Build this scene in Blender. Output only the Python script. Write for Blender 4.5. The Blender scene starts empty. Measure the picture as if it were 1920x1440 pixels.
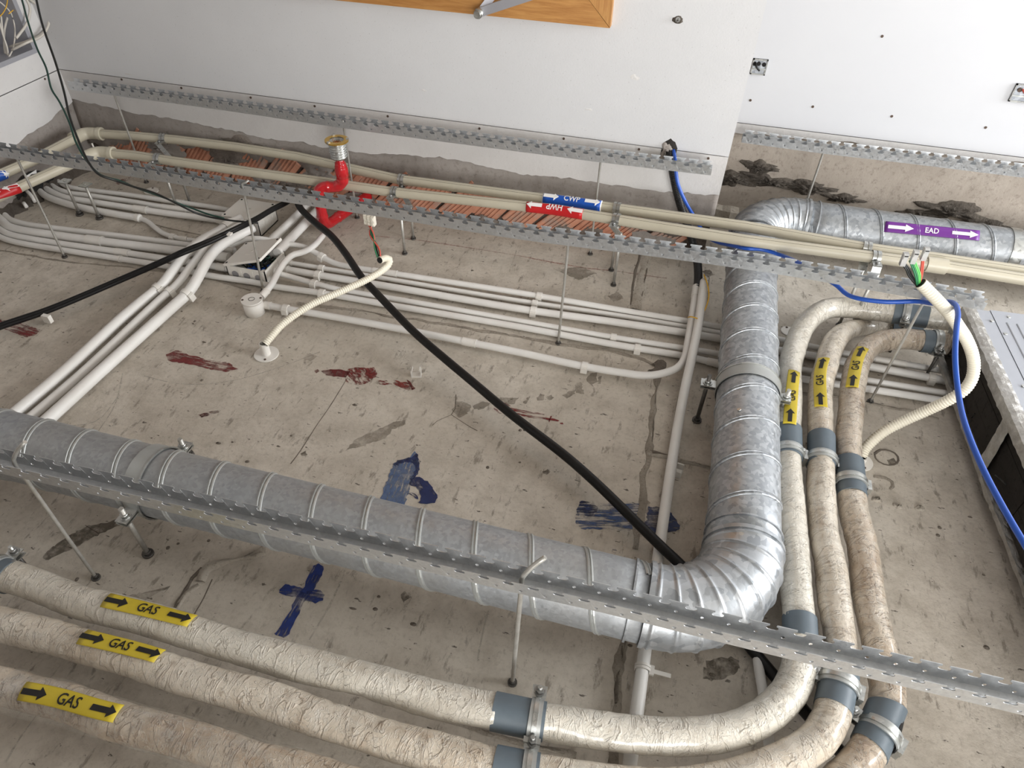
import bpy, bmesh, math, random
import numpy as np
from mathutils import Vector, Matrix
random.seed(7); rng = np.random.default_rng(7)
SC = bpy.context.scene; COL = SC.collection
R_ = math.radians; PI = math.pi

# ------------------------------------------------------------------ frame
# Everything is laid out in a frame F whose plane h = 0 is the underside of the concrete ceiling slab, h grows DOWN into the room,
# x runs along the back wall and y towards the back wall.  The photograph is an upside-down view of a ceiling, so
# world = (x, -y, ROOM - h): a plain half turn, no mirroring.
ROOM = 2.80                       # slab underside above the floor
HC = 1.28                         # camera below the slab
FPX = 1293.512557
RM = np.array([[0.96496639, 0.26164125, 0.01958887], [0.19264709, -0.65586115, -0.72988577], [-0.17812064, 0.70808898, -0.6832884]])             # F axes -> camera axes (right, down, forward)
CAM = np.array([0.0, 0.0, HC])
def W(p): return Vector((p[0], -p[1], ROOM - p[2]))
def ray(px, py): return RM.T @ np.array([px - 960, py - 720, FPX])
def at(px, py, h=0.0):
    d = ray(px, py); return CAM + (h - HC) / d[2] * d
def aty(px, py, y):
    d = ray(px, py); return CAM + y / d[1] * d
def atx(px, py, x):
    d = ray(px, py); return CAM + x / d[0] * d
def proj(p):
    c = RM @ (np.asarray(p, float) - CAM); return np.array([960 + FPX * c[0] / c[2], 720 + FPX * c[1] / c[2]])
def wid(px, py, w, h):
    return w * (RM @ (at(px, py, h) - CAM))[2] / FPX

# ------------------------------------------------------------------ camera, world, light
cd = bpy.data.cameras.new('camera'); cam = bpy.data.objects.new('camera', cd); COL.objects.link(cam); SC.camera = cam
cd.sensor_fit = 'HORIZONTAL'; cd.sensor_width = 36; cd.lens = FPX / 1920 * 36; cd.clip_start = 0.02
def wd(v): return Vector((v[0], -v[1], -v[2]))
cx, cy, cz = wd(RM[0]), -wd(RM[1]), -wd(RM[2])
cam.matrix_world = Matrix(((cx.x, cy.x, cz.x, 0), (cx.y, cy.y, cz.y, 0), (cx.z, cy.z, cz.z, ROOM - HC), (0, 0, 0, 1)))
wo = bpy.data.worlds.new('sky'); SC.world = wo; wo.use_nodes = True
bg = wo.node_tree.nodes['Background']; bg.inputs[0].default_value = (0.93, 0.97, 1.0, 1); bg.inputs[1].default_value = .9
def area(name, loc, target, sx, sy, power, col):
    l = bpy.data.lights.new(name, 'AREA'); l.shape = 'RECTANGLE'; l.size = sx; l.size_y = sy; l.energy = power; l.color = col
    o = bpy.data.objects.new(name, l); COL.objects.link(o); o.location = loc
    o.rotation_euler = (Vector(target) - Vector(loc)).to_track_quat('-Z', 'Y').to_euler(); return o
area('window_light_front', (2.0, 3.9, 1.2), (0.3, -2.0, 1.9), 2.6, 2.2, 115, (1.0, 0.985, 0.96))
area('window_light_side', (4.2, -1.5, 1.4), (0.0, -1.8, 2.2), 1.8, 1.6, 90, (0.97, 0.985, 1.0))
SC.view_settings.view_transform = 'Standard'; SC.view_settings.look = 'None'; SC.view_settings.gamma = 1
SC.view_settings.use_curve_mapping = False; SC.view_settings.exposure = 1.07

# ------------------------------------------------------------------ materials
def lin(c):
    o = []
    for v in c[:3]:
        v = v / 255; o.append(v / 12.92 if v <= .04045 else ((v + .055) / 1.055) ** 2.4)
    return (*o, 1)
class NT:
    def __init__(s, name):
        s.m = bpy.data.materials.new(name); s.m.use_nodes = True; s.t = s.m.node_tree; s.b = s.t.nodes['Principled BSDF']; s.out = s.t.nodes['Material Output']
        s.pos = s.t.nodes.new('ShaderNodeNewGeometry').outputs['Position']
        s.bump_in = None
    def n(s, k, **kw):
        o = s.t.nodes.new(k)
        for a, v in kw.items():
            if a.startswith('i_'): o.inputs[a[2:]].default_value = v
            else: setattr(o, a, v)
        return o
    def l(s, a, b): s.t.links.new(a, b)
    def scaled(s, vec, sc, rot=0):
        m = s.n('ShaderNodeMapping'); m.inputs['Scale'].default_value = sc; m.inputs['Rotation'].default_value = (0, 0, rot); s.l(vec, m.inputs['Vector']); return m.outputs[0]
    def uv(s): return s.n('ShaderNodeUVMap').outputs[0]
    def noise(s, scale, detail=4, rough=.55, vec=None, lo=.35, hi=.65, dist=0):
        o = s.n('ShaderNodeTexNoise'); o.inputs['Scale'].default_value = scale; o.inputs['Detail'].default_value = detail
        o.inputs['Roughness'].default_value = rough; o.inputs['Distortion'].default_value = dist
        s.l(vec or s.pos, o.inputs['Vector']); return s.ramp(o.outputs['Fac'], lo, hi)
    def vor(s, scale, vec=None, feature='F1', out='Distance', lo=0, hi=1, rand=1):
        o = s.n('ShaderNodeTexVoronoi'); o.feature = feature; o.inputs['Scale'].default_value = scale; o.inputs['Randomness'].default_value = rand
        s.l(vec or s.pos, o.inputs['Vector'])
        return s.ramp(o.outputs[out], lo, hi)
    def ramp(s, v, lo, hi):
        r = s.n('ShaderNodeMapRange'); r.inputs['From Min'].default_value = lo; r.inputs['From Max'].default_value = hi; s.l(v, r.inputs['Value']); return r.outputs[0]
    def math(s, op, a, b=None):
        m = s.n('ShaderNodeMath'); m.operation = op
        for i, x in enumerate((a, b)):
            if x is None: continue
            if isinstance(x, (int, float)): m.inputs[i].default_value = x
            else: s.l(x, m.inputs[i])
        return m.outputs[0]
    def mix(s, fac, a, b):
        m = s.n('ShaderNodeMix'); m.data_type = 'RGBA'
        if isinstance(fac, (int, float)): m.inputs[0].default_value = fac
        else: s.l(fac, m.inputs[0])
        for i, x in ((6, a), (7, b)):
            if isinstance(x, tuple): m.inputs[i].default_value = x
            else: s.l(x, m.inputs[i])
        return m.outputs[2]
    def col(s, c):
        if isinstance(c, tuple): s.b.inputs['Base Color'].default_value = c
        else: s.l(c, s.b.inputs['Base Color'])
    def bump(s, hgt, strength, dist):
        b = s.n('ShaderNodeBump'); b.inputs['Strength'].default_value = strength; b.inputs['Distance'].default_value = dist
        s.l(hgt, b.inputs['Height'])
        if s.bump_in: s.l(s.bump_in, b.inputs['Normal'])
        s.bump_in = b.outputs[0]; s.l(s.bump_in, s.b.inputs['Normal'])
    def set(s, **kw):
        for k, v in kw.items():
            k = {'rough': 'Roughness', 'metal': 'Metallic', 'coat': 'Coat Weight', 'coatr': 'Coat Roughness', 'spec': 'Specular IOR Level', 'trans': 'Transmission Weight', 'sheen': 'Sheen Weight', 'aniso': 'Anisotropic'}[k]
            if isinstance(v, (int, float)): s.b.inputs[k].default_value = v
            else: s.l(v, s.b.inputs[k])
        return s
def simple(name, c, rough=.5, metal=0, var=None, sc=30, amt=.5, **kw):
    t = NT(name); c1 = lin(c)
    if var: t.col(t.mix(t.math('MULTIPLY', t.noise(sc), amt), c1, lin(var)))
    else: t.col(c1)
    t.set(rough=rough, metal=metal, **kw); return t.m

MT = {}
t = NT('concrete_slab')
c = t.mix(t.noise(2.2, 5, .6, lo=.3, hi=.7), lin((190, 181, 168)), lin((212, 204, 192)))
c = t.mix(t.math('MULTIPLY', t.noise(14, 6, .65, lo=.42, hi=.68), .75), c, lin((172, 163, 150)))
c = t.mix(t.math('MULTIPLY', t.noise(90, 4, .7, lo=.5, hi=.75), .40), c, lin((138, 128, 115)))
c = t.mix(t.math('MULTIPLY', t.noise(45, 5, .7, vec=t.scaled(t.pos, (1.0, .35, 1)), lo=.57, hi=.66), .6), c, lin((112, 103, 92)))
c = t.mix(t.math('MULTIPLY', t.noise(70, 3, .6, vec=t.scaled(t.pos, (.5, 1.3, 1)), lo=.665, hi=.70), .8), c, lin((64, 56, 50)))
c = t.mix(t.math('MULTIPLY', t.vor(38, lo=.06, hi=.03), .7), c, lin((76, 67, 60)))
c = t.mix(t.math('MULTIPLY', t.noise(6, 8, .75, lo=.58, hi=.75, dist=.6), .35), c, lin((208, 201, 190)))
t.col(c); t.set(rough=.9, spec=.2); t.bump(t.noise(60, 8, .7, lo=.2, hi=.8), .35, .004); t.bump(t.vor(38, lo=.08, hi=.0), -.6, .003); MT['concrete'] = t.m
def rough_mat(name, a, b, cdark, sc=40, bd=.006, bs=.6):
    t = NT(name); c = t.mix(t.noise(sc * .15, 5, .6), lin(a), lin(b))
    c = t.mix(t.math('MULTIPLY', t.noise(sc * 2.2, 5, .7, lo=.52, hi=.7), .7), c, lin(cdark))
    t.col(c); t.set(rough=.95, spec=.15); t.bump(t.noise(sc, 8, .7, lo=.2, hi=.8), bs, bd); return t.m
MT['mortar'] = rough_mat('mortar_rough', (150, 141, 129), (122, 114, 103), (82, 74, 66), 80, .008, .9)
MT['joint'] = rough_mat('joint_rough', (176, 167, 154), (150, 141, 129), (110, 101, 91), 90, .005, .8)
MT['joint_dark'] = rough_mat('joint_dark', (140, 131, 120), (122, 113, 103), (84, 76, 69), 110, .006, .8)
MT['mortar_light'] = rough_mat('mortar_light', (192, 184, 172), (172, 163, 150), (128, 118, 106), 60, .004, .7)
MT['mortar_dark'] = rough_mat('mortar_dark', (118, 110, 101), (98, 91, 84), (62, 56, 51), 110, .008, .9)
MT['plaster'] = rough_mat('plaster_grey', (160, 153, 147), (140, 133, 127), (120, 112, 106), 25, .003, .35)
MT['plaster_warm'] = rough_mat('plaster_warm', (178, 168, 157), (158, 148, 137), (128, 118, 108), 30, .003, .4)
MT['brickwall'] = rough_mat('mortar_bed', (112, 103, 96), (92, 84, 78), (60, 52, 47), 45, .01, .8)
t = NT('white_wall_paint'); c = t.mix(t.noise(1.3, 5, .6), lin((204, 204, 205)), lin((212, 212, 213)))
c = t.mix(t.math('MULTIPLY', t.noise(240, 2, .5, lo=.7, hi=.74), .35), c, lin((120, 116, 112)))
t.col(c); t.set(rough=.75, spec=.3); t.bump(t.noise(180, 4, .6), .06, .002); MT['wall'] = t.m
MT['wall_lit'] = simple('lit_white_wall_paint', (208, 209, 212), .7, 0, (202, 203, 207), 3)  # lit copy of the white wall paint: right-hand light put into the colour
t = NT('white_wall_strip'); c = t.mix(t.noise(3, 5, .6), lin((206, 203, 201)), lin((216, 214, 212)))
c = t.mix(t.math('MULTIPLY', t.noise(170, 3, .6, lo=.68, hi=.71), .35), c, lin((140, 134, 128)))
t.col(c); t.set(rough=.8, spec=.25); t.bump(t.noise(90, 5, .65), .12, .003); MT['strip'] = t.m
t = NT('clay_brick'); c = t.mix(t.noise(12, 5, .65), lin((206, 150, 124)), lin((186, 128, 104)))
c = t.mix(t.math('MULTIPLY', t.noise(9, 6, .7, lo=.5, hi=.62), .75), c, lin((160, 146, 136)))
c = t.mix(t.math('MULTIPLY', t.noise(150, 4, .7, lo=.55, hi=.75), .4), c, lin((210, 165, 135)))
t.col(c); t.set(rough=.9, spec=.2); t.bump(t.noise(160, 4, .7), .3, .002); MT['brick'] = t.m
MT['smear'] = rough_mat('mortar_smear', (138, 129, 121), (118, 110, 103), (88, 80, 74), 60, .006, .7)
MT['floor'] = simple('floor_screed', (166, 164, 160), .8, 0, (150, 147, 142), 3)
def galv(name, a, b, sc, rough, metal=.85, lo=.3, hi=.7, warm=None):
    t = NT(name); v = t.n('ShaderNodeTexVoronoi'); v.inputs['Scale'].default_value = sc
    nz = t.n('ShaderNodeTexNoise'); nz.inputs['Scale'].default_value = sc * .8; nz.inputs['Detail'].default_value = 3; t.l(t.pos, nz.inputs['Vector'])
    ad = t.n('ShaderNodeVectorMath'); ad.operation = 'MULTIPLY_ADD'; t.l(nz.outputs['Color'], ad.inputs[0]); ad.inputs[1].default_value = (.9 / sc,) * 3; t.l(t.pos, ad.inputs[2])
    t.l(ad.outputs[0], v.inputs['Vector'])
    sp = t.n('ShaderNodeSeparateColor'); t.l(v.outputs['Color'], sp.inputs[0])
    fac = t.ramp(sp.outputs[0], 0, 1)
    c = t.mix(fac, lin(a), lin(b)); c = t.mix(t.math('MULTIPLY', t.noise(4, 5, .6), .35), c, lin(a))
    if warm: c = t.mix(t.math('MULTIPLY', t.noise(3, 4, .6, lo=.45, hi=.7), .4), c, lin(warm))
    t.col(c); r = t.math('ADD', t.math('MULTIPLY', sp.outputs[1], .16), rough); t.set(rough=r, metal=metal)
    t.bump(t.noise(220, 2, .5), .05, .001); return t.m
MT['duct'] = galv('galvanised_duct', (150, 154, 158), (190, 193, 196), 105, .36, .7)
MT['ductfit'] = galv('galvanised_duct_fitting', (150, 154, 158), (196, 199, 202), 66, .32, .75)
MT['duct2'] = galv('galvanised_duct_dull', (152, 155, 158), (172, 175, 178), 150, .46, .65, warm=(170, 166, 158))
MT['rail'] = galv('galvanised_rail', (188, 190, 192), (200, 202, 203), 220, .30, .80)
MT['band'] = simple('clamp_band_steel', (176, 178, 176), .42, .55, (160, 161, 158), 20)
MT['zinc'] = galv('zinc_plated', (176, 178, 176), (206, 206, 202), 90, .26, .95)
MT['zinc_old'] = galv('zinc_weathered', (140, 140, 138), (184, 184, 180), 60, .36, .85)
MT['rod'] = simple('threaded_steel', (186, 184, 178), .42, .6, (150, 146, 138), 60)
MT['rod_dark'] = simple('dark_steel', (96, 93, 89), .5, .5, (70, 67, 63), 60)
MT['pvc'] = simple('white_pvc', (233, 231, 227), .42, 0, (218, 214, 208), 9, .6)
MT['pvc2'] = simple('white_pvc_fitting', (230, 226, 219), .4)
MT['ivory'] = simple('ivory_flexible_pvc', (232, 226, 209), .45, 0, (220, 212, 192), 20)
def lined(name, a, b, line, vs):
    t = NT(name); u = t.n('ShaderNodeSeparateXYZ'); t.l(t.uv(), u.inputs[0])
    c = t.mix(t.math('MULTIPLY', t.noise(8, 4), .5), lin(a), lin(b))
    for v0 in vs:
        d = t.math('ABSOLUTE', t.math('SUBTRACT', u.outputs[1], v0)); c = t.mix(t.math('LESS_THAN', d, .006), c, lin(line))
    t.col(c); t.set(rough=.38); return t.m
MT['beige'] = lined('beige_water_pipe', (196, 189, 170), (184, 176, 156), (104, 98, 84), (.98, .08, .48))
MT['beige2'] = simple('beige_fitting', (200, 193, 174), .38, 0, (188, 180, 160), 20)
def wrap(name, a, b, stain, amt, dark):
    t = NT(name); uv = t.uv()
    c = t.mix(t.noise(7, 5, .65), lin(a), lin(b))
    c = t.mix(t.math('MULTIPLY', t.noise(9, 6, .7, lo=.45, hi=.66), amt), c, lin(stain))
    c = t.mix(t.math('MULTIPLY', t.noise(55, 5, .75, vec=t.scaled(t.pos, (1.4, .6, 1)), lo=.56, hi=.68), amt), c, lin(dark))
    wr = t.noise(26, 5, .7, vec=t.scaled(uv, (2.6, .55, 1)), lo=.3, hi=.7, dist=1.6)
    cr = t.n('ShaderNodeTexNoise'); cr.inputs['Scale'].default_value = 13; cr.inputs['Detail'].default_value = 5; cr.inputs['Distortion'].default_value = 2.2
    t.l(t.scaled(uv, (2.6, .42, 1), .55), cr.inputs['Vector'])
    ridge = t.ramp(t.math('ABSOLUTE', t.math('SUBTRACT', cr.outputs['Fac'], .5)), .035, 0)
    fn_ = t.n('ShaderNodeTexNoise'); fn_.inputs['Scale'].default_value = 11; fn_.inputs['Detail'].default_value = 3; fn_.inputs['Distortion'].default_value = 1.2
    t.l(t.scaled(uv, (3.0, .20, 1), -.4), fn_.inputs['Vector']); fold = t.ramp(t.math('ABSOLUTE', t.math('SUBTRACT', fn_.outputs['Fac'], .48)), .035, 0)
    c = t.mix(t.math('MULTIPLY', fold, amt * .45), c, lin(dark))
    c = t.mix(t.math('MULTIPLY', ridge, .35), c, lin((236, 232, 222)))
    t.col(c); t.set(rough=.45, coat=.8, coatr=.14); t.bump(wr, .30, .006); t.bump(ridge, .55, .003); t.bump(fold, .50, .004); return t.m
MT['wrap1'] = wrap('plastic_wrapped_foam', (216, 211, 199), (202, 195, 182), (188, 177, 158), .4, (160, 146, 126))
MT['wrap2'] = wrap('stained_wrapped_foam', (215, 207, 193), (200, 189, 172), (172, 152, 128), .62, (122, 100, 78))
MT['wrap3'] = wrap('brown_stained_wrapped_foam', (208, 196, 179), (190, 175, 156), (152, 126, 99), .8, (98, 76, 57))
MT['film'] = None
t = NT('clear_plastic_film'); tr = t.n('ShaderNodeBsdfTransparent'); gl = t.n('ShaderNodeBsdfGlossy'); gl.inputs['Roughness'].default_value = .2; df = t.n('ShaderNodeBsdfDiffuse'); df.inputs[0].default_value = lin((225, 220, 208))
m1 = t.n('ShaderNodeMixShader'); m1.inputs[0].default_value = .35; t.l(gl.outputs[0], m1.inputs[1]); t.l(df.outputs[0], m1.inputs[2])
m2 = t.n('ShaderNodeMixShader'); t.l(t.math('ADD', t.math('MULTIPLY', t.noise(40, 4, .7), .28), .05), m2.inputs[0]); t.l(tr.outputs[0], m2.inputs[1]); t.l(m1.outputs[0], m2.inputs[2]); t.l(m2.outputs[0], t.out.inputs[0]); MT['film'] = t.m
MT['sleeve'] = simple('grey_pvc_sleeve', (96, 107, 115), .48, 0, (84, 94, 102), 25)
MT['black'] = simple('black_rubber', (17, 16, 16), .42, 0, (30, 28, 27), 80, .4, spec=.3)
MT['blackflex'] = simple('black_corrugated', (30, 30, 31), .42)
MT['ink'] = simple('black_ink', (24, 23, 22), .6)
MT['yellow'] = simple('yellow_tape', (200, 178, 48), .42, 0, (182, 160, 44), 25)
MT['yellowwire'] = simple('yellow_wire', (222, 172, 44), .5)
MT['red_tape'] = simple('red_marker_tape', (196, 32, 36), .35)
MT['blue_tape'] = simple('blue_marker_tape', (24, 84, 180), .35)
MT['purple'] = simple('purple_tape', (110, 44, 138), .35)
MT['white_ink'] = simple('white_ink', (240, 238, 236), .5)
MT['bluecable'] = simple('blue_cable', (36, 84, 178), .35)
MT['greenwire'] = simple('green_wire', (42, 112, 72), .45)
MT['lightgreen'] = simple('green_stripe_wire', (98, 188, 96), .45)
MT['redwire'] = simple('red_wire', (196, 84, 70), .45)
MT['thinblack'] = simple('thin_black_cable', (22, 24, 22), .45)
MT['thingreen'] = simple('thin_green_cable', (26, 62, 52), .45)
MT['whitecable'] = simple('white_data_cable', (206, 200, 190), .5)
MT['redpaint'] = simple('red_gloss_paint', (188, 28, 36), .16, 0, (150, 18, 26), 40, .5, coat=.6)
MT['brass'] = simple('brass', (206, 168, 84), .28, .9, (170, 130, 56), 60)
MT['copper'] = simple('copper_sprinkler', (196, 140, 92), .3, .9)
t = NT('oak_wood'); v = t.scaled(t.pos, (1.2, 14, 14)); g = t.noise(9, 6, .65, vec=v, lo=.3, hi=.7, dist=.4)
t.col(t.mix(g, lin((192, 142, 82)), lin((160, 108, 56)))); t.set(rough=.42); t.bump(g, .1, .002); MT['oak'] = t.m
t = NT('oak_wood_upright'); v = t.scaled(t.pos, (14, 14, 1.2)); g = t.noise(9, 6, .65, vec=v, lo=.3, hi=.7, dist=.4)
t.col(t.mix(g, lin((196, 148, 88)), lin((166, 114, 62)))); t.set(rough=.42); t.bump(g, .1, .002); MT['oakv'] = t.m
MT['grey_paint'] = simple('grey_enamel', (168, 168, 174), .4, .3)
MT['dark'] = simple('dark_gap', (24, 22, 21), .9)
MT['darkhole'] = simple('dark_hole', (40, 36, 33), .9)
MT['foam_black'] = rough_mat('black_insulation', (58, 54, 50), (44, 41, 38), (26, 24, 22), 30, .004, .5)
MT['unit'] = simple('grey_sheet_metal', (178, 181, 188), .38, .35, (168, 171, 178), 3)
t = NT('crumpled_foil_tape'); c = t.mix(t.noise(30, 5, .7), lin((206, 204, 200)), lin((168, 164, 158)))
t.col(c); t.set(rough=.3, metal=.75); t.bump(t.noise(40, 6, .75, lo=.25, hi=.75, dist=1), .55, .006); MT['foil'] = t.m
MT['niche'] = simple('niche_grey_board', (150, 148, 150), .7, 0, (134, 131, 132), 8)
MT['boxmetal'] = galv('back_box_steel', (150, 154, 160), (196, 200, 206), 90, .35, .7)
MT['terminal'] = simple('terminal_block', (226, 220, 206), .4)
MT['clear'] = simple('clear_plastic_connector', (226, 226, 224), .15, 0, trans=.45)
MT['rust'] = simple('rusty_screw', (92, 76, 66), .7, .3)
def paint(name, a, b, stretch, cover, ang, soft=.08):
    """brushed paint that lets the concrete show between bristle marks; ang = stroke direction in world xy"""
    t = NT(name); rot = t.n('ShaderNodeMapping'); rot.vector_type = 'TEXTURE'; rot.inputs['Rotation'].default_value = (0, 0, ang); t.l(t.pos, rot.inputs['Vector'])
    sv = t.scaled(rot.outputs[0], (1.0 / stretch, 1, 1))
    st = t.noise(170, 4, .7, vec=sv, lo=cover - soft, hi=cover + soft)
    pat = t.noise(14, 5, .65, lo=.36, hi=.66)
    al = t.math('MINIMUM', t.math('MAXIMUM', t.math('ADD', t.math('MULTIPLY', st, .9), t.math('SUBTRACT', pat, .55)), 0), 1)
    t.col(t.mix(t.noise(60, 4, .7), lin(a), lin(b))); t.set(rough=.55)
    tr = t.n('ShaderNodeBsdfTransparent'); mx = t.n('ShaderNodeMixShader'); t.l(al, mx.inputs[0]); t.l(tr.outputs[0], mx.inputs[1]); t.l(t.b.outputs[0], mx.inputs[2]); t.l(mx.outputs[0], t.out.inputs[0]); return t.m
def stain(name, a, alpha, sc=18):
    t = NT(name); t.col(lin(a)); t.set(rough=.85, spec=.2); tr = t.n('ShaderNodeBsdfTransparent'); mx = t.n('ShaderNodeMixShader')
    t.l(t.math('MULTIPLY', t.noise(sc, 5, .65, lo=.3, hi=.55), alpha), mx.inputs[0]); t.l(tr.outputs[0], mx.inputs[1]); t.l(t.b.outputs[0], mx.inputs[2]); t.l(mx.outputs[0], t.out.inputs[0]); return t.m
MT['stain'] = stain('damp_stain', (140, 130, 117), .55)
MT['stain_dark'] = stain('dark_stain', (100, 91, 80), .65, 40)
MT['stain_red'] = stain('faint_red_chalk', (170, 84, 74), .45, 90)
MT['stain_pale'] = stain('pale_lime_mark', (196, 190, 178), .5, 60)

# ------------------------------------------------------------------ mesh helpers (all in F, triangles kept cheap)
class MB:
    def __init__(s): s.v, s.f, s.uv, s.sm = [], [], [], []
    def add(s, vs, fs, smooth=False, uvs=None):
        b = len(s.v); s.v += [tuple(map(float, p)) for p in vs]
        for i, fc in enumerate(fs):
            s.f.append([b + k for k in fc]); s.sm.append(smooth); s.uv.append(uvs[i] if uvs else [(0, 0)] * len(fc))
        return s
    def box(s, lo, hi, ax=None, org=None):
        """axis box, or in the axes ax (3 unit vectors) about org"""
        P = [np.array([(hi if i & 1 else lo)[0], (hi if i & 2 else lo)[1], (hi if i & 4 else lo)[2]], float) for i in range(8)]
        if ax is not None: P = [np.asarray(org) + p[0] * np.asarray(ax[0]) + p[1] * np.asarray(ax[1]) + p[2] * np.asarray(ax[2]) for p in P]
        return s.add(P, [(0, 2, 3, 1), (4, 5, 7, 6), (0, 1, 5, 4), (2, 6, 7, 3), (0, 4, 6, 2), (1, 3, 7, 5)])
    def prism(s, poly, a, b):
        """polygon (list of F points) moved by vectors a..b"""
        n = len(poly); P = [np.asarray(p, float) + a for p in poly] + [np.asarray(p, float) + b for p in poly]
        return s.add(P, [list(range(n))[::-1], list(range(n, 2 * n))] + [(i, (i + 1) % n, n + (i + 1) % n, n + i) for i in range(n)])
    def rings(s, rows, closed=True, caps=(True, True), smooth=True, uvs=None):
        """rows: list of equal-length point loops"""
        n = len(rows[0]); P = [p for r in rows for p in r]; F = []; U = []
        m = n if closed else n - 1
        for i in range(len(rows) - 1):
            for j in range(m):
                k = (j + 1) % n; F.append((i * n + j, i * n + k, (i + 1) * n + k, (i + 1) * n + j))
                if uvs is not None:
                    u0, u1 = uvs[i], uvs[i + 1]; v0, v1 = j / n, (j + 1) / n; U.append([(u0, v0), (u0, v1), (u1, v1), (u1, v0)])
        nc = 0
        if closed and caps[0]: F.append(list(range(n))[::-1]); nc += 1
        if closed and caps[1]: F.append(list(range((len(rows) - 1) * n, len(rows) * n))); nc += 1
        if uvs is not None: U += [[(0, 0)] * n] * nc
        b = len(s.f); s.add(P, F, smooth, U if uvs is not None else None)
        for i in range(nc): s.sm[-1 - i] = False
        return s
    def tube(s, path, r, seg=14, u0=0, u1=None, step=None, caps=(True, True), a0=0, smooth=True):
        u1 = path.L if u1 is None else u1
        n = max(1, int(math.ceil((u1 - u0) / (step or path.ds)))); us = [u0 + (u1 - u0) * i / n for i in range(n + 1)]
        rows = []
        for u in us:
            p, t, nn, bb = path(u); row = []
            for j in range(seg):
                a = 2 * PI * j / seg + a0; rr = r(u, a) if callable(r) else r
                row.append(p + rr * (math.cos(a) * nn + math.sin(a) * bb))
            rows.append(row)
        return s.rings(rows, True, caps, smooth, us)
    def shell(s, path, r0, r1, u0, u1, seg=20, n=1, smooth=True):
        """open pipe piece with a wall: outer r1, inner r0"""
        rows = []
        for u, r in [(u0, r0)] + [(u0 + (u1 - u0) * i / n, r1) for i in range(n + 1)] + [(u1, r0)]:
            p, t, nn, bb = path(u); rows.append([p + r * (math.cos(2 * PI * j / seg) * nn + math.sin(2 * PI * j / seg) * bb) for j in range(seg)])
        s.rings(rows[:2], True, (False, False), False); s.rings(rows[-2:], True, (False, False), False)
        return s.rings(rows[1:-1], True, (False, False), smooth)
    def cyl(s, p, q, r, seg=10, r2=None, smooth=True):
        return s.tube(Path([p, q], ds=9), (lambda u, a: r) if r2 is None else (lambda u, a, L=np.linalg.norm(np.subtract(q, p)): r + (r2 - r) * u / L), seg, smooth=smooth)
    def build(s, name, mat, parent=None, org=None, solid=0, autosmooth=None):
        base = Vector((0, 0, 0))
        if parent is not None: base = parent['_w'] if isinstance(parent, dict) else WORLD[parent.name]
        elif org is not None: base = W(org)
        me = bpy.data.meshes.new(name); V = [W(p) - base for p in s.v]
        me.from_pydata(V, [], s.f); me.polygons.foreach_set('use_smooth', s.sm)
        if any(any(x != (0, 0) for x in u) for u in s.uv):
            l = me.uv_layers.new(name='UVMap'); l.data.foreach_set('uv', [c for u in s.uv for xy in u for c in xy])
        me.update(); me.materials.append(MT[mat] if isinstance(mat, str) else mat)
        o = bpy.data.objects.new(name, me); COL.objects.link(o)
        if parent is not None: o.parent = parent
        else: o.location = base
        WORLD[o.name] = base
        if solid:
            m = o.modifiers.new('sheet', 'SOLIDIFY'); m.thickness = solid; m.offset = 0
        return o
WORLD = {}
def thing(name, label, cat, org, group=None):
    o = bpy.data.objects.new(name, None); COL.objects.link(o); o.empty_display_size = .03; o.location = W(org); WORLD[o.name] = W(org)
    o['label'] = label; o['category'] = cat
    if group: o['group'] = group
    return o
def tag(o, label, cat, group=None):
    o['label'] = label; o['category'] = cat
    if group: o['group'] = group
    return o
def struct(o): o['kind'] = 'structure'; return o

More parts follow.
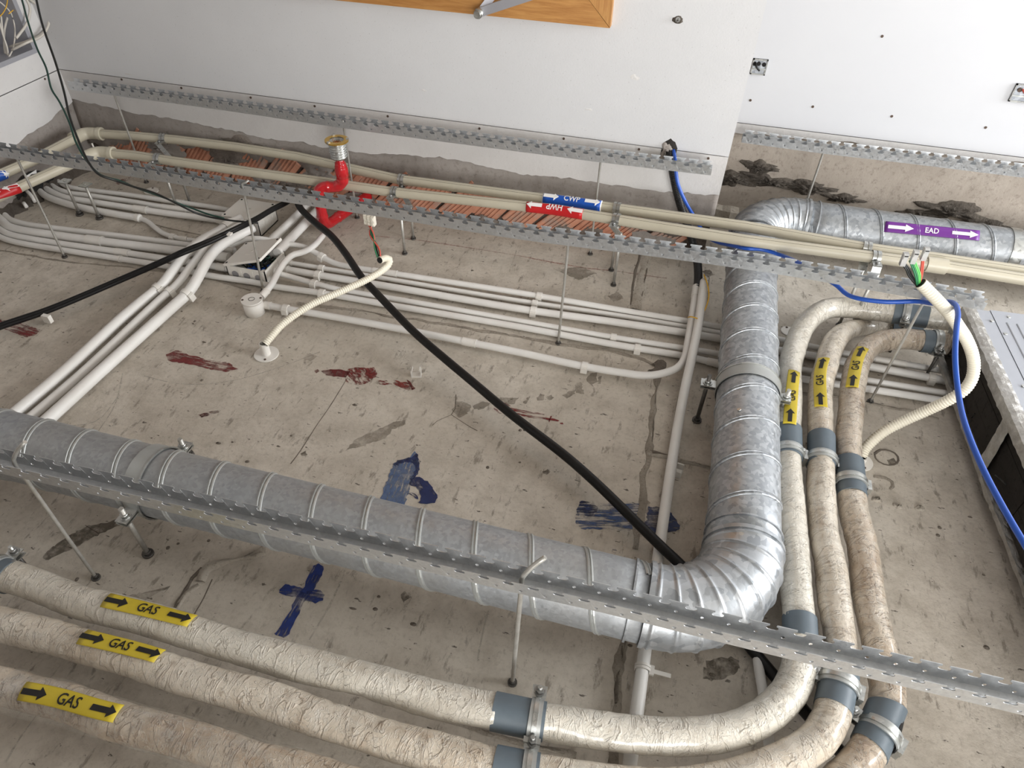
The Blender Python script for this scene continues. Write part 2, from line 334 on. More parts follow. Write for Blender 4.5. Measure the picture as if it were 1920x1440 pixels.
class Path:
    """smooth path through F points with frames; n leans towards the room (h+), b = t x n"""
    def __init__(s, pts, ds=.01, smooth=True, fillet=0, parallel=False):
        P = [np.asarray(p, float) for p in pts]
        if fillet: P = s.round(P, fillet); smooth = False
        if smooth and len(P) > 2: P = s.cr(P)
        out = [P[0]]
        for q in P[1:]:
            if np.linalg.norm(q - out[-1]) > 1e-6: out.append(q)
        P = np.array(out); d = np.linalg.norm(np.diff(P, axis=0), axis=1); s.cum = np.concatenate([[0], np.cumsum(d)]); s.P = P; s.L = float(s.cum[-1]); s.ds = ds
        T = np.zeros_like(P); T[1:-1] = P[2:] - P[:-2]; T[0] = P[1] - P[0]; T[-1] = P[-1] - P[-2]; s.T = T / np.linalg.norm(T, axis=1)[:, None]
        N = []; z = np.array([0, 0, 1.0]); prev = None
        for t in s.T:
            if not parallel or prev is None:
                n = z - t * (z @ t)
                if np.linalg.norm(n) < .15: n = (prev if prev is not None else np.array([0, -1.0, 0])); n = n - t * (n @ t)
            else: n = prev - t * (prev @ t)
            n = n / np.linalg.norm(n); prev = n; N.append(n)
        s.N = np.array(N)
    @staticmethod
    def cr(P, k=10):
        Q = [2 * P[0] - P[1]] + P + [2 * P[-1] - P[-2]]; out = []
        for i in range(1, len(Q) - 2):
            a, b, c, d = Q[i - 1], Q[i], Q[i + 1], Q[i + 2]
            ta = 0; tb = ta + max(np.linalg.norm(b - a), 1e-6) ** .5; tc = tb + max(np.linalg.norm(c - b), 1e-6) ** .5; td = tc + max(np.linalg.norm(d - c), 1e-6) ** .5
            for j in range(k):
                x = tb + (tc - tb) * j / k
                A1 = (tb - x) / (tb - ta) * a + (x - ta) / (tb - ta) * b; A2 = (tc - x) / (tc - tb) * b + (x - tb) / (tc - tb) * c; A3 = (td - x) / (td - tc) * c + (x - tc) / (td - tc) * d
                B1 = (tc - x) / (tc - ta) * A1 + (x - ta) / (tc - ta) * A2; B2 = (td - x) / (td - tb) * A2 + (x - tb) / (td - tb) * A3
                out.append((tc - x) / (tc - tb) * B1 + (x - tb) / (tc - tb) * B2)
        return out + [P[-1]]
    @staticmethod
    def round(P, rad):
        out = [P[0]]
        for a, b, c in zip(P, P[1:], P[2:]):
            u = (a - b) / np.linalg.norm(a - b); v = (c - b) / np.linalg.norm(c - b); th = math.acos(max(-1, min(1, u @ v)))
            d = min(rad / math.tan(th / 2), .49 * np.linalg.norm(a - b), .49 * np.linalg.norm(c - b)); r = d * math.tan(th / 2)
            bis = (u + v) / np.linalg.norm(u + v); ctr = b + bis * r / math.sin(th / 2); p0, p1 = b + u * d - ctr, b + v * d - ctr
            om = math.acos(max(-1, min(1, p0 @ p1 / (np.linalg.norm(p0) * np.linalg.norm(p1)))))
            for i in range(13):
                f = i / 12; out.append(ctr + (math.sin((1 - f) * om) * p0 + math.sin(f * om) * p1) / math.sin(om) if om > 1e-3 else b)
        return out + [P[-1]]
    def __call__(s, u):
        ext = 0
        if u < 0: ext, u = u, 0
        elif u > s.L: ext, u = u - s.L, s.L
        i = min(int(np.searchsorted(s.cum, u, 'right')) - 1, len(s.P) - 2); f = (u - s.cum[i]) / (s.cum[i + 1] - s.cum[i])
        p = s.P[i] + (s.P[i + 1] - s.P[i]) * f; t = s.T[i] + (s.T[i + 1] - s.T[i]) * f; t = t / np.linalg.norm(t)
        n = s.N[i] + (s.N[i + 1] - s.N[i]) * f; n = n - t * (n @ t); n = n / np.linalg.norm(n)
        return p + t * ext, t, n, np.cross(t, n)
    def u_at(s, px, py):
        us = np.linspace(0, s.L, 400); return float(us[int(np.argmin([np.hypot(*(proj(s(u)[0]) - (px, py))) for u in us]))])
    def ua_at(s, px, py, r):
        u0 = s.u_at(px, py); best = None
        for u in np.linspace(max(0, u0 - .12), min(s.L, u0 + .12), 61):
            p, t, n, b = s(u)
            for a in np.linspace(-1.9, 1.9, 61):
                q = p + r * (math.cos(a) * n + math.sin(a) * b); nn = math.cos(a) * n + math.sin(a) * b
                if nn @ (CAM - q) < 0: continue
                e = np.hypot(*(proj(q) - (px, py)))
                if best is None or e < best[0]: best = (e, float(u), float(a))
        return best[1], best[2]

def glyphs(text):
    c = bpy.data.curves.new('lettering', 'FONT'); c.body = text; c.size = 1; c.align_x = 'CENTER'; c.offset = .014; c.resolution_u = 3
    o = bpy.data.objects.new('lettering_tmp', c); COL.objects.link(o); bpy.context.view_layer.update()
    me = bpy.data.meshes.new_from_object(o.evaluated_get(bpy.context.evaluated_depsgraph_get()))
    bm = bmesh.new(); bm.from_mesh(me); bmesh.ops.remove_doubles(bm, verts=bm.verts, dist=1e-5); bmesh.ops.triangulate(bm, faces=bm.faces)
    for _ in range(2):
        es = [e for e in bm.edges if e.calc_length() > .22]
        if es: bmesh.ops.subdivide_edges(bm, edges=es, cuts=1); bmesh.ops.triangulate(bm, faces=bm.faces)
    V = [(v.co.x, v.co.y) for v in bm.verts]; F = [[v.index for v in f.verts] for f in bm.faces]
    bm.free(); bpy.data.objects.remove(o); bpy.data.curves.remove(c); bpy.data.meshes.remove(me)
    ys = [y for x, y in V]; y0, y1 = min(ys), max(ys); h = y1 - y0
    return [((x) / h, (y - (y0 + y1) / 2) / h) for x, y in V], F
ARROW = ([(-.5, -.16), (.18, -.16), (.18, -.36), (.5, 0), (.18, .36), (.18, .16), (-.5, .16)], [(0, 1, 6), (1, 5, 6), (1, 3, 5), (1, 2, 3), (3, 4, 5)])
def marker(path, r, A, B, width, mat, ink, parent, text, letter, arrows, flip=False, border=None, name='pipe_marker', squeeze=1.0, arrow_len=.05, shift=0.0, rowgap=None):
    """sticker between the pixels A and B on the pipe; text and arrows follow it on its surface"""
    ua, aa = path.ua_at(*A, r); ub, ab = path.ua_at(*B, r)
    def S(u, w, off):
        f = (u - ua) / (ub - ua); a = aa + (ab - aa) * f; p, t, n, b = path(u); a = a - w / r
        return p + (r + off) * (math.cos(a) * n + math.sin(a) * b)
    L = ub - ua; sg = -1 if flip else 1; uc = (ua + ub) / 2
    def patch(w0, w1, e, off, nm, m, par):
        nu, nw = max(4, int(abs(L) / .012)), 12; rows = [[S(ua - e + (L + 2 * e) * i / nu, w0 + (w1 - w0) * j / nw, off) for j in range(nw + 1)] for i in range(nu + 1)]
        return MB().rings(rows, False).build(nm, m, par, solid=.0006)
    if border: patch(-width / 2 - .003, width / 2 + .003, .003, .0012, name + '_border', border, parent)
    o = patch(-width / 2, width / 2, 0, .0022, name, mat, parent)
    mb = MB()
    V, F = glyphs(text); mb.add([S(uc + sg * x * letter * squeeze, sg * y * letter + shift, .0036) for x, y in V], F)
    mb.build('lettering', ink, o)
    for f in arrows:
        V, F = ARROW; V2 = []; 
        mb = MB(); nseg = 6
        # arrow cut in strips so that it follows the pipe
        pts = [S(uc + sg * (f * abs(L) + x * arrow_len), sg * y * width * .95 + shift, .0036) for x, y in V]; mb.add(pts, F); mb.build('arrow', ink, o)
    return o

def fil(pxs, h):
    return [at(p[0], p[1], p[2] if len(p) > 2 else h) for p in pxs]

# ================================================================== THE ROOM
YB, YR, XL, XE = 2.13, 2.41, -2.29, 0.13        # back wall, set-back wall on the right, left wall, end of the back wall
XR, YF = 4.6, -4.2
WF0, WF1 = 0.5, 0.5
slab = struct(MB().box((XL - .2, YF, -.15), (XR, YR + .15, 0)).build('ceiling', 'concrete', org=(0, 0, 0)))
struct(MB().box((XL - .2, YF, ROOM), (XR, YR + .15, ROOM + .1)).build('floor', 'floor', org=(0, 0, ROOM)))

struct(MB().box((XL - .2,  -.8, 0), (.1, -.7, ROOM)).build('light_block_front', 'plaster', org=(-1, -1.4, 0)))  # unseen partition, added to block front-left light and darken that slab corner
struct(MB().box((3.4, YF, 0), (3.5, .3, ROOM)).build('light_block_side', 'wall', org=(2.6, -1, 0)))  # unseen partition, added so side light only enters towards the back
def edge_curve(pxs, y):
    P = sorted([aty(px, py, y) for px, py in pxs], key=lambda p: p[0]); return [p[0] for p in P], [p[2] for p in P]
def ragged(xs, hs, x0, x1, n, amp):
    X = np.linspace(x0, x1, n); H = np.interp(X, xs, hs); j = rng.normal(0, amp, n); j = j + .6 * np.roll(j, 1); return X, H + j
# back wall: plaster body, white paint boards over it, brick band at the slab
wall_back = struct(MB().box((XL, YB + .012, .0), (XE - .004, YR + .15, ROOM)).build('wall_back', 'brickwall', org=(0, YB, 0)))
xs, hs = edge_curve([(128, 183), (200, 200), (250, 210), (330, 222), (385, 235), (440, 245), (500, 261), (560, 265), (605, 275), (650, 283), (700, 288), (790, 291), (860, 300), (940, 318), (980, 325), (1030, 330), (1110, 340), (1200, 353), (1260, 360), (1335, 364)], YB)
X, H = ragged(xs, hs, XL, XE, 170, .0022)
def face_strip(X, Hlo, Hhi, y, thick, nm, mat, par):
    """sheet in the wall plane between two height curves, front at y, with thickness"""
    mb = MB(); n = len(X); rows = []
    for i in range(n):
        rows.append([(X[i], y + thick, Hlo[i]), (X[i], y, Hlo[i]), (X[i], y, Hhi[i]), (X[i], y + thick, Hhi[i])])
    return mb.rings(rows, True, (True, True), False).build(nm, mat, par)
LINE = .3555
face_strip(X, H, np.full(len(X), LINE - .0018), YB - .002, .014, 'lower_paint_strip', 'strip', wall_back)
MB().box((XL, YB - .004, LINE + .0018), (XE, YB + .012, ROOM)).build('upper_board', 'wall', wall_back)
MB().box((XL, YB + .006, LINE - .004), (XE, YB + .012, LINE + .004)).build('board_gap', 'dark', wall_back)
px2, ph2 = edge_curve([(60, 250), (200, 275), (330, 276), (430, 291), (520, 307), (600, 314), (690, 318), (740, 335), (800, 345), (860, 352), (930, 362), (1000, 372), (1080, 384), (1160, 390), (1250, 402), (1325, 412)], YB)
n = 170; Xp = np.linspace(XL, XE, n); Hl = np.interp(Xp, px2, ph2) + np.cumsum(rng.normal(0, .0022, n)) * .35 + rng.normal(0, .004, n)
rows = []
for i in range(n):
    hi = np.interp(Xp[i], xs, hs) + .004; lo = min(Hl[i], hi - .01); b = .010 * abs(math.sin(Xp[i] * 9.1)) + .008 * rng.random()
    rows.append([(Xp[i], YB + .014, lo), (Xp[i], YB + .002 - b * .5, lo + .004), (Xp[i], YB - .003 - b * .6, lo + (hi - lo) * .35), (Xp[i], YB - .001, hi - .004), (Xp[i], YB + .014, hi)])
MB().rings(rows, True, (True, True), True).build('plaster_edge', 'plaster', wall_back)
# bricks laid aslant under the slab, each a part of the wall
def make_brick(L=.185, wd=.086, d=.03):
    prof = [(0, d), (0, .003), (.004, 0), (.012, 0)]; x = .012
    for k in range(5): prof += [(x, .006), (x + .0055, .006), (x + .0055, 0), (x + .0125, 0)]; x += .0125
    prof += [(wd - .004, 0), (wd, .003), (wd, d)]
    return L, prof
ca, sa = math.cos(R_(47)), math.sin(R_(47))
bx = -0.458 - .121 * 15
k = 0
while bx < .02:
    L, prof = make_brick(L=.16 + .03 * rng.random())
    jx, jh, jy = rng.normal(0, .004), rng.normal(0, .005), rng.normal(0, .004); th = R_(47 + rng.normal(0, 2.2)); ca, sa = math.cos(th), math.sin(th)
    o = np.array([bx + jx, YB + .010 + jy, .030 + jh]); A = np.array([ca, 0, sa]); B = np.array([sa, 0, -ca]); D = np.array([0, 1.0, 0])
    poly = [o + B * w_ + D * (d_ - .016) for w_, d_ in prof]
    MB().prism(poly, -A * .01, A * L).build('brick', 'brick', wall_back); bx += .121; k += 1
# smears of mortar over the bricks
def blob(c, rx, rz, depth, nrm, up, nm, mat, par=None, seed=0, rough=.35, nr=6, na=18):
    """rough lump on a surface: c centre, nrm outward, up second axis"""
    r = np.random.default_rng(seed); nrm = np.asarray(nrm, float); up = np.asarray(up, float); sd = np.cross(up, nrm); rows = []
    ja = 1 + rough * r.normal(0, .5, na); ja = (ja + np.roll(ja, 1) + np.roll(ja, -1)) / 3
    for i in range(nr + 1):
        f = i / nr; rows.append([np.asarray(c) + sd * rx * f * ja[j] * math.cos(2 * PI * j / na) + up * rz * f * ja[j] * math.sin(2 * PI * j / na) + nrm * depth * ((1 - f * f) * (1 + .7 * r.normal(0, .6) * (i < nr)) + (-.08 if i == nr else .05)) for j in range(na)])
    mb = MB(); mb.rings(rows[::-1], True, (False, False), True); return mb.build(nm, mat, par)
for i, (px, py, rx, rz) in enumerate([(300, 275, .1, .05), (430, 300, .09, .045), (330, 325, .07, .03), (500, 340, .08, .04), (540, 345, .1, .04), (585, 365, .07, .035), (600, 330, .09, .04), (460, 275, .1, .04), (690, 375, .07, .03),
                                      (800, 400, .03, .02), (850, 408, .035, .022), (905, 415, .045, .024), (960, 425, .045, .022), (1055, 433, .04, .02), (1120, 440, .05, .022), (1230, 455, .09, .03), (1200, 420, .06, .025), (1260, 425, .08, .03), (1000, 368, .1, .016), (870, 350, .07, .016), (1150, 395, .1, .02), (1290, 415, .04, .035)]):
    p = aty(px, py, YB - .004); blob(p, rx, rz, .014, (0, -1, 0), (0, 0, 1), 'mortar_smear', 'smear' if i % 3 else 'plaster', wall_back, seed=i, rough=.8, na=26)
# set-back wall on the right
wall_right = struct(MB().box((XE - .004, YR + .006, .0), (XR, YR + .15, ROOM)).build('wall_right', 'plaster_warm', org=(1, YR, 0)))
xs, hs = edge_curve([(1330, 243), (1385, 248), (1420, 252), (1500, 259), (1590, 266), (1700, 281), (1800, 293), (1925, 305), (2400, 365)], YR)
hs[-1] = hs[-2]
X, H = ragged(xs, hs, XE - .004, XR, 220, .0016)
face_strip(X, H, np.full(len(X), .3535), YR - .002, .008, 'lower_paint_strip', 'strip', wall_right)
MB().box((XE - .004, YR - .003, .3565), (XR, YR + .006, ROOM)).build('upper_board', 'wall_lit', wall_right)
MB().box((XE - .004, YR + .002, .352), (XR, YR + .0055, .358)).build('board_gap', 'dark', wall_right)
for i, (px, py, rx, rz) in enumerate([(1375, 335, .09, .03), (1440, 338, .10, .022), (1520, 352, .09, .022), (1580, 372, .07, .016), (1720, 405, .06, .022), (1775, 395, .10, .04), (1850, 425, .10, .025), (1910, 440, .10, .02), (1420, 312, .05, .02)]):
    blob(aty(px, py, YR + .004), rx, rz, .012, (0, -1, 0), (0, 0, 1), 'rough_mortar_patch', 'mortar_dark', wall_right, seed=40 + i, rough=.9, nr=9, na=40)
rows = []
for i in range(90):
    x = .14 + 2.6 * i / 89; d = .02 + .018 * rng.random(); h1 = .055 + .012 * rng.normal() * .5
    rows.append([(x, YR + .01, h1), (x, YR - d, h1 - .008), (x, YR - d * 1.1, .0), (x, YR + .01, -.005)])
MB().rings(rows, True, (True, True), False).build('mortar_ledge', 'mortar_light', wall_right)
# left wall with cable niche
NY0, NY1, NH0 = 1.2, 2.055, .446
wl = MB().box((XL - .2, YF, 0), (XL - .006, NY0, ROOM)).box((XL - .2, NY0, 0), (XL - .006, NY1, NH0)).box((XL - .2, NY1, 0), (XL - .006, YB + .01, ROOM)).box((XL - .2, NY0, 1.2), (XL - .006, NY1, ROOM))
wall_left = struct(wl.build('wall_left', 'plaster', org=(XL, 1, 0)))
P = [atx(px, py, XL) for px, py in [(135, 192), (110, 212), (85, 232), (60, 248), (25, 274), (5, 283)]]
ys = np.array([p[1] for p in P])[::-1]; hh = np.array([p[2] for p in P])[::-1]
Y = np.linspace(YF, YB, 260); Hh = np.interp(Y, ys, hh) + rng.normal(0, .0022, 260)
for nm, lo, hi, x, mat in (('lower_paint_strip', Hh, np.full(260, .3535), XL, 'strip'),):
    rows = [[(x - .008, Y[i], lo[i]), (x - .008, Y[i], hi[i]), (x, Y[i], hi[i]), (x, Y[i], lo[i])] for i in range(260)]
    MB().rings(rows, True, (True, True), False).build(nm, mat, wall_left)
ub = MB().box((XL - .008, YF, .357), (XL + .001, NY0, ROOM)).box((XL - .008, NY0, .357), (XL + .001, NY1, NH0)).box((XL - .008, NY1, .357), (XL + .001, YB, ROOM))
ub.build('upper_board', 'strip', wall_left); MB().box((XL - .0075, YF, .352), (XL - .004, YB, .3585)).build('board_gap', 'dark', wall_left)
fr = MB().box((XL - .16, NY1 - .004, NH0), (XL + .004, NY1 + .012, 1.2)).box((XL - .16, NY0, NH0 - .012), (XL + .006, NY1 + .012, NH0 + .003))
fr.build('niche_frame', 'grey_paint', wall_left); MB().box((XL - .17, NY0, NH0), (XL - .155, NY1, 1.2)).build('niche_back', 'niche', wall_left)
rows = []
for i in range(60):
    y = 1.3 + (YB - 1.3) * i / 59; d = .012 + .02 * rng.random(); rows.append([(XL - .01, y, .03 + .02 * rng.random()), (XL + d, y, .015), (XL + d + .02 * rng.random(), y, -.002), (XL - .01, y, -.005)])
MB().rings(rows, True, (True, True), False).build('corner_mortar', 'mortar_dark', wall_left)
# screws and holes in the boards
def screw(p, nrm, r, par, mat='rust', nm='board_screw'):
    nrm = np.asarray(nrm, float); MB().cyl(np.asarray(p) - nrm * .004, np.asarray(p) + nrm * .0012, r, 8).build(nm, mat, par)
for px, py in [(228, 149), (340, 165), (470, 183), (590, 199), (727, 218), (899, 241), (1057, 260), (1198, 280), (1328, 297)]: screw(aty(px, py, YB - .003), (0, -1, 0), .004, wall_back)
for px, py in [(1407, 188), (1524, 200), (1672, 218), (1848, 239), (1654, 68)]: screw(aty(px, py, YR - .003), (0, -1, 0), .0042, wall_right)
blob(aty(1271, 37, YB - .004), .014, .012, .006, (0, -1, 0), (0, 0, 1), 'wall_plug', 'mortar_dark', wall_back, seed=3)
screw(aty(1271, 37, YB - .009), (0, -1, 0), .007, wall_back, 'zinc_old', 'wall_anchor')
screw(atx(84, 148, XL), (1, 0, 0), .004, wall_left)
# scuffs on the white paint
for i, (px, py, rx, rz) in enumerate([(795, 170, .012, .006), (240, 139, .02, .004), (1190, 145, .02, .01), (1105, 205, .012, .006)]):
    blob(aty(px, py, YB - .0035), rx, rz, .001, (0, -1, 0), (0, 0, 1), 'filler_spot', 'strip', wall_back, seed=i, rough=.8)

# ---- slab joints, cracks, paint and stains
def bead(pxs, w, hgt, nm, mat, rough=.35, ds=.012, cross=5, par=None):
    p = Path(fil(pxs, 0), ds=ds); rows = []; nn = max(2, int(p.L / ds)); K = np.array([.15, .2, .3, .2, .15]); na_ = np.convolve(rng.normal(size=nn + 5), K, 'same') * 1.5; nb_ = np.convolve(rng.normal(size=nn + 5), K, 'same') * 1.5
    for i in range(nn + 1):
        q, t, n_, b = p(p.L * i / nn); ww = max(.25 * w, w * (1 + rough * na_[i + 2])) / 2; off = nb_[i + 2] * w * rough * .5
        rows.append([q + b * (off + ww * (2 * j / (cross - 1) - 1)) + np.array([0, 0, max(.0003, hgt * (.35 + .9 * rng.random()) * (0 if j in (0, cross - 1) else 1))]) for j in range(cross)])
    return MB().rings(rows, False, smooth=True).build(nm, mat, slab)
bead([(1212, 478), (1205, 520), (1195, 560), (1190, 580)], .035, .004, 'slab_joint', 'mortar_light', .3)
bead([(1200, 475), (1190, 520), (1183, 572)], .007, .003, 'slab_joint', 'joint_dark', .4); bead([(1216, 480), (1208, 530), (1198, 578)], .006, .003, 'slab_joint', 'joint_dark', .4)
bead([(1233, 700), (1226, 760), (1221, 815), (1215, 850), (1208, 900), (1201, 960), (1190, 1030)], .016, .004, 'slab_joint', 'joint', .45)
bead([(1236, 690), (1228, 760), (1222, 830)], .005, .003, 'slab_joint', 'joint_dark', .5)
bead([(1172, 1190), (1163, 1240), (1157, 1290), (1153, 1340), (1146, 1400), (1140, 1460)], .016, .006, 'slab_joint', 'joint', .5)
bead([(1169, 1200), (1160, 1260), (1155, 1320)], .007, .007, 'slab_joint', 'joint_dark', .6)
bead([(560, 570), (640, 578), (740, 594), (860, 613), (980, 633), (1045, 645), (1120, 655), (1200, 672), (1236, 688)], .011, .004, 'slab_joint', 'joint', .5)
bead([(1216, 850), (1250, 858), (1290, 868), (1340, 880)], .018, .006, 'slab_joint', 'mortar_light', .45); bead([(1218, 846), (1270, 862), (1330, 877)], .007, .004, 'slab_joint', 'joint_dark', .5)
bead([(1222, 700), (1234, 690), (1240, 678), (1226, 688)], .022, .008, 'mortar_spill', 'joint_dark', .6)
bead([(110, 380), (180, 395), (240, 408), (300, 424), (380, 442)], .006, .002, 'slab_joint', 'joint', .5); bead([(0, 470), (120, 490), (250, 503), (380, 520), (470, 545)], .007, .003, 'slab_joint', 'joint', .5)
bead([(1480, 735), (1600, 750), (1700, 770), (1760, 785)], .009, .004, 'slab_joint', 'joint', .5)
bead([(500, 1250), (640, 1280), (680, 1300), (830, 1345), (980, 1395), (1080, 1420)], .010, .004, 'slab_joint', 'joint', .5)
bead([(375, 1092), (385, 1068), (410, 1058), (440, 1050), (470, 1040), (495, 1030)], .018, .008, 'chipped_ridge', 'mortar_light', .45); bead([(372, 1096), (350, 1110), (330, 1140), (318, 1165)], .010, .004, 'chipped_ridge', 'mortar_light', .5)
bead([(380, 1066), (360, 1085), (340, 1122), (325, 1150)], .009, .003, 'chipped_ridge', 'joint_dark', .5)
for pxs in ([(652, 708), (620, 760), (592, 800), (560, 850), (545, 870)], [(398, 1086), (380, 1125), (362, 1155)], [(855, 740), (851, 775), (846, 778)], [(846, 778), (880, 800), (895, 808)], [(846, 778), (815, 792), (810, 798)], [(1330, 520), (1326, 570)], [(160, 985), (185, 1000)]):
    bead(pxs, .0022, .0004, 'hairline_crack', 'joint_dark', .3, ds=.02, cross=3)
for pxs in ([(640, 1090), (610, 1150), (580, 1200)], [(915, 1145), (905, 1190), (895, 1240)], [(10, 1430), (40, 1380), (70, 1340)], [(225, 740), (180, 790), (110, 800)], [(230, 700), (215, 760), (180, 815)], [(968, 470), (955, 510)], [(270, 705), (340, 720), (430, 715), (520, 690), (600, 660)]):
    bead(pxs, .0028, .0004, 'lime_streak', 'stain_pale', .3, ds=.02, cross=3)
def patch(pxs, nm, mat, h=.0008, jit=.0, close=True):
    P = [at(px, py, h) for px, py in pxs]; Q = []
    for a, b in zip(P, P[1:] + P[:1]):
        m = max(1, int(np.linalg.norm(b - a) / .006))
        for i in range(m): Q.append(a + (b - a) * i / m + np.array([rng.normal(), rng.normal(), 0]) * jit)
    return MB().add(Q, [list(range(len(Q)))[::-1]]).build(nm, mat, slab)
def wang(a, b):
    d = W(at(*b)) - W(at(*a)); return math.atan2(d.y, d.x)
NAVY, NAVY2 = (30, 46, 92), (44, 72, 128)
patch([(738, 869), (746, 866), (754, 863), (765, 860), (772, 850), (779, 846), (782, 856), (787, 867), (785, 880), (780, 890), (776, 898), (770, 903), (769, 917), (758, 946), (735, 990), (690, 985), (712, 936), (721, 912), (729, 893)], 'blue_paint_stroke', paint('blue_paint_faded', (66, 88, 128), (96, 114, 142), 7, .40, wang((740, 935), (765, 860))), jit=.0014)
patch([(738, 870), (746, 863), (756, 861), (770, 857), (781, 850), (788, 866), (786, 880), (780, 893), (772, 905), (770, 897), (778, 880), (776, 868), (760, 866), (750, 870), (741, 874)], 'blue_paint_rim', paint('blue_paint_dark', (20, 28, 60), NAVY, 3, .38, 0.3), .0012, jit=.0016)
patch([(771, 896), (779, 893), (787, 895), (802, 902), (814, 917), (821, 932), (816, 942.5), (801, 945), (785, 943.5), (789, 930), (786, 921), (777, 914), (768, 908)], 'blue_paint_hook', paint('blue_paint_hooked', (22, 34, 78), NAVY, 5, .36, wang((780, 897), (815, 930))), jit=.0012)
patch([(769, 923), (777, 925), (784, 931), (783, 937), (775, 930), (768, 926)], 'blue_paint_fleck', paint('blue_paint_fleck', (22, 34, 78), NAVY, 5, .5, 0.4), jit=.001)
patch([(1090, 939), (1110, 941), (1147, 943), (1197, 944), (1205, 950), (1200, 995), (1135, 992), (1090, 991), (1081, 982), (1080, 970), (1081, 955)], 'blue_paint_stroke', paint('blue_paint_dry', (38, 60, 108), (64, 88, 128), 12, .49, wang((1090, 965), (1200, 968))), jit=.0012)
patch([(1090, 938), (1112, 942), (1122, 955), (1106, 968), (1084, 968), (1081, 954)], 'blue_paint_rim', paint('blue_paint_wet', (22, 36, 78), NAVY, 6, .46, wang((1090, 965), (1200, 968))), .0012, jit=.0014)
patch([(1212, 975), (1216, 950), (1237, 950), (1259, 961), (1271, 980), (1275, 986), (1272, 995), (1257, 999), (1229, 1001), (1208, 985)], 'blue_paint_rim', paint('blue_paint_arrowhead', (20, 32, 72), NAVY, 6, .40, wang((1090, 965), (1200, 968))), .0012, jit=.0016)
patch([(587, 1061), (598, 1056.5), (606, 1062), (606, 1072), (597, 1090), (587, 1107), (570, 1130), (561, 1149), (552, 1167), (541, 1189), (532, 1195), (514, 1189), (528, 1172), (544, 1146), (553, 1123), (567, 1104), (578, 1080)], 'blue_paint_stroke', paint('blue_paint_upright', (28, 44, 104), (36, 58, 126), 9, .42, wang((530, 1185), (600, 1060))), jit=.001)
patch([(524, 1105), (535, 1096), (552, 1098), (567, 1104), (587, 1105), (601, 1107), (610, 1114), (606, 1125), (590, 1131), (571, 1127), (553, 1120), (535, 1116), (522, 1113)], 'blue_paint_stroke', paint('blue_paint_cross', (28, 44, 104), (38, 60, 126), 8, .41, wang((525, 1108), (605, 1118))), .0012, jit=.001)
patch([(1147, 1028), (1153, 1026), (1158, 1033), (1155, 1040), (1146, 1036)], 'blue_paint_fleck', paint('blue_paint_dab', (26, 40, 84), NAVY, 4, .45, 0), jit=.001)
RED, RED2 = (104, 34, 34), (124, 46, 44)
patch([(312, 664), (334, 656), (352, 664), (386, 674), (430, 681), (446, 692), (422, 697), (391, 691), (352, 682), (316, 677)], 'red_paint_stroke', paint('red_paint_stroke', RED, RED2, 10, .42, wang((316, 665), (440, 690))), jit=.0016)
patch([(602, 695), (620, 692), (640, 693), (657, 696), (649, 708), (630, 706), (612, 703)], 'red_paint_stroke', paint('red_paint_thick', (84, 22, 24), RED, 4, .2, wang((602, 695), (657, 700))), jit=.001)
patch([(589, 695), (596, 692), (599, 696), (593, 700)], 'red_paint_fleck', paint('red_paint_fleck', (84, 22, 24), RED, 4, .3, 0))
ring = [(672 + 26 * math.cos(a) * 1.05, 705 + 17 * math.sin(a)) for a in np.linspace(0, 2 * PI, 22, endpoint=False)]
patch(ring, 'red_paint_ring', paint('red_paint_ring', (96, 28, 28), RED2, 3, .5, .6), jit=.0014)
patch([(688, 690), (700, 688), (707, 699), (704, 708), (692, 710), (686, 700)], 'red_paint_ring', paint('red_paint_ring_thick', (96, 28, 28), RED2, 2, .43, 1.2), .0012, jit=.0014)
patch([(709, 713), (725, 713), (735, 720), (722, 722), (711, 720)], 'red_paint_smear', paint('red_paint_smear', (96, 30, 28), RED2, 3, .47, .2), jit=.001)
patch([(736, 711), (752, 716), (768, 717), (776, 728), (765, 731), (748, 725), (738, 719)], 'red_paint_smear', paint('red_paint_smear_end', (104, 34, 32), (132, 60, 54), 3, .47, .2), jit=.0014)
patch([(762, 712), (768, 715), (779, 729), (772, 731), (768, 722)], 'red_paint_smear', paint('red_paint_tip', (84, 24, 24), RED, 3, .3, .2), .0012, jit=.001)
m = paint('red_paint_arrow', (112, 26, 28), RED2, 12, .40, wang((940, 760), (1045, 785)))
for q in ([(934, 755), (948, 755), (958, 761), (948, 762), (936, 760)], [(946, 761), (956, 764), (1000, 773), (1022, 776), (1020, 778), (990, 775), (950, 769)], [(954, 771), (1000, 780), (1040, 785), (1049, 788), (1046, 790), (1000, 784), (962, 775)], [(1033, 778), (1035, 779), (1030, 792), (1028, 791)], [(1049, 793), (1055, 792), (1057, 796), (1051, 796)], [(925, 764), (932, 768), (941, 776), (936, 776), (927, 769)]): patch(q, 'red_paint_stroke', m, jit=.0008)
patch([(-10, 594), (10, 602), (40, 606), (75, 618), (68, 628), (50, 632), (22, 622), (-10, 612)], 'red_paint_stroke', paint('red_paint_left', RED, RED2, 9, .47, wang((0, 604), (70, 625))), jit=.0014)
patch([(371, 778), (385, 774), (405, 768), (412, 772), (398, 778), (378, 782)], 'red_paint_fleck', paint('red_paint_small', (60, 24, 24), (90, 34, 32), 3, .42, 0), jit=.0012)
patch([(214, 345), (228, 336), (246, 331), (240, 338), (222, 346)], 'red_paint_fleck', paint('red_paint_corner', (112, 44, 42), RED2, 4, .45, .5), jit=.001)
bead([(700, 442), (780, 450), (880, 465), (980, 481), (1080, 500), (1160, 509), (1250, 522)], .004, .0004, 'red_chalk_line', 'stain_red', .5, cross=3)
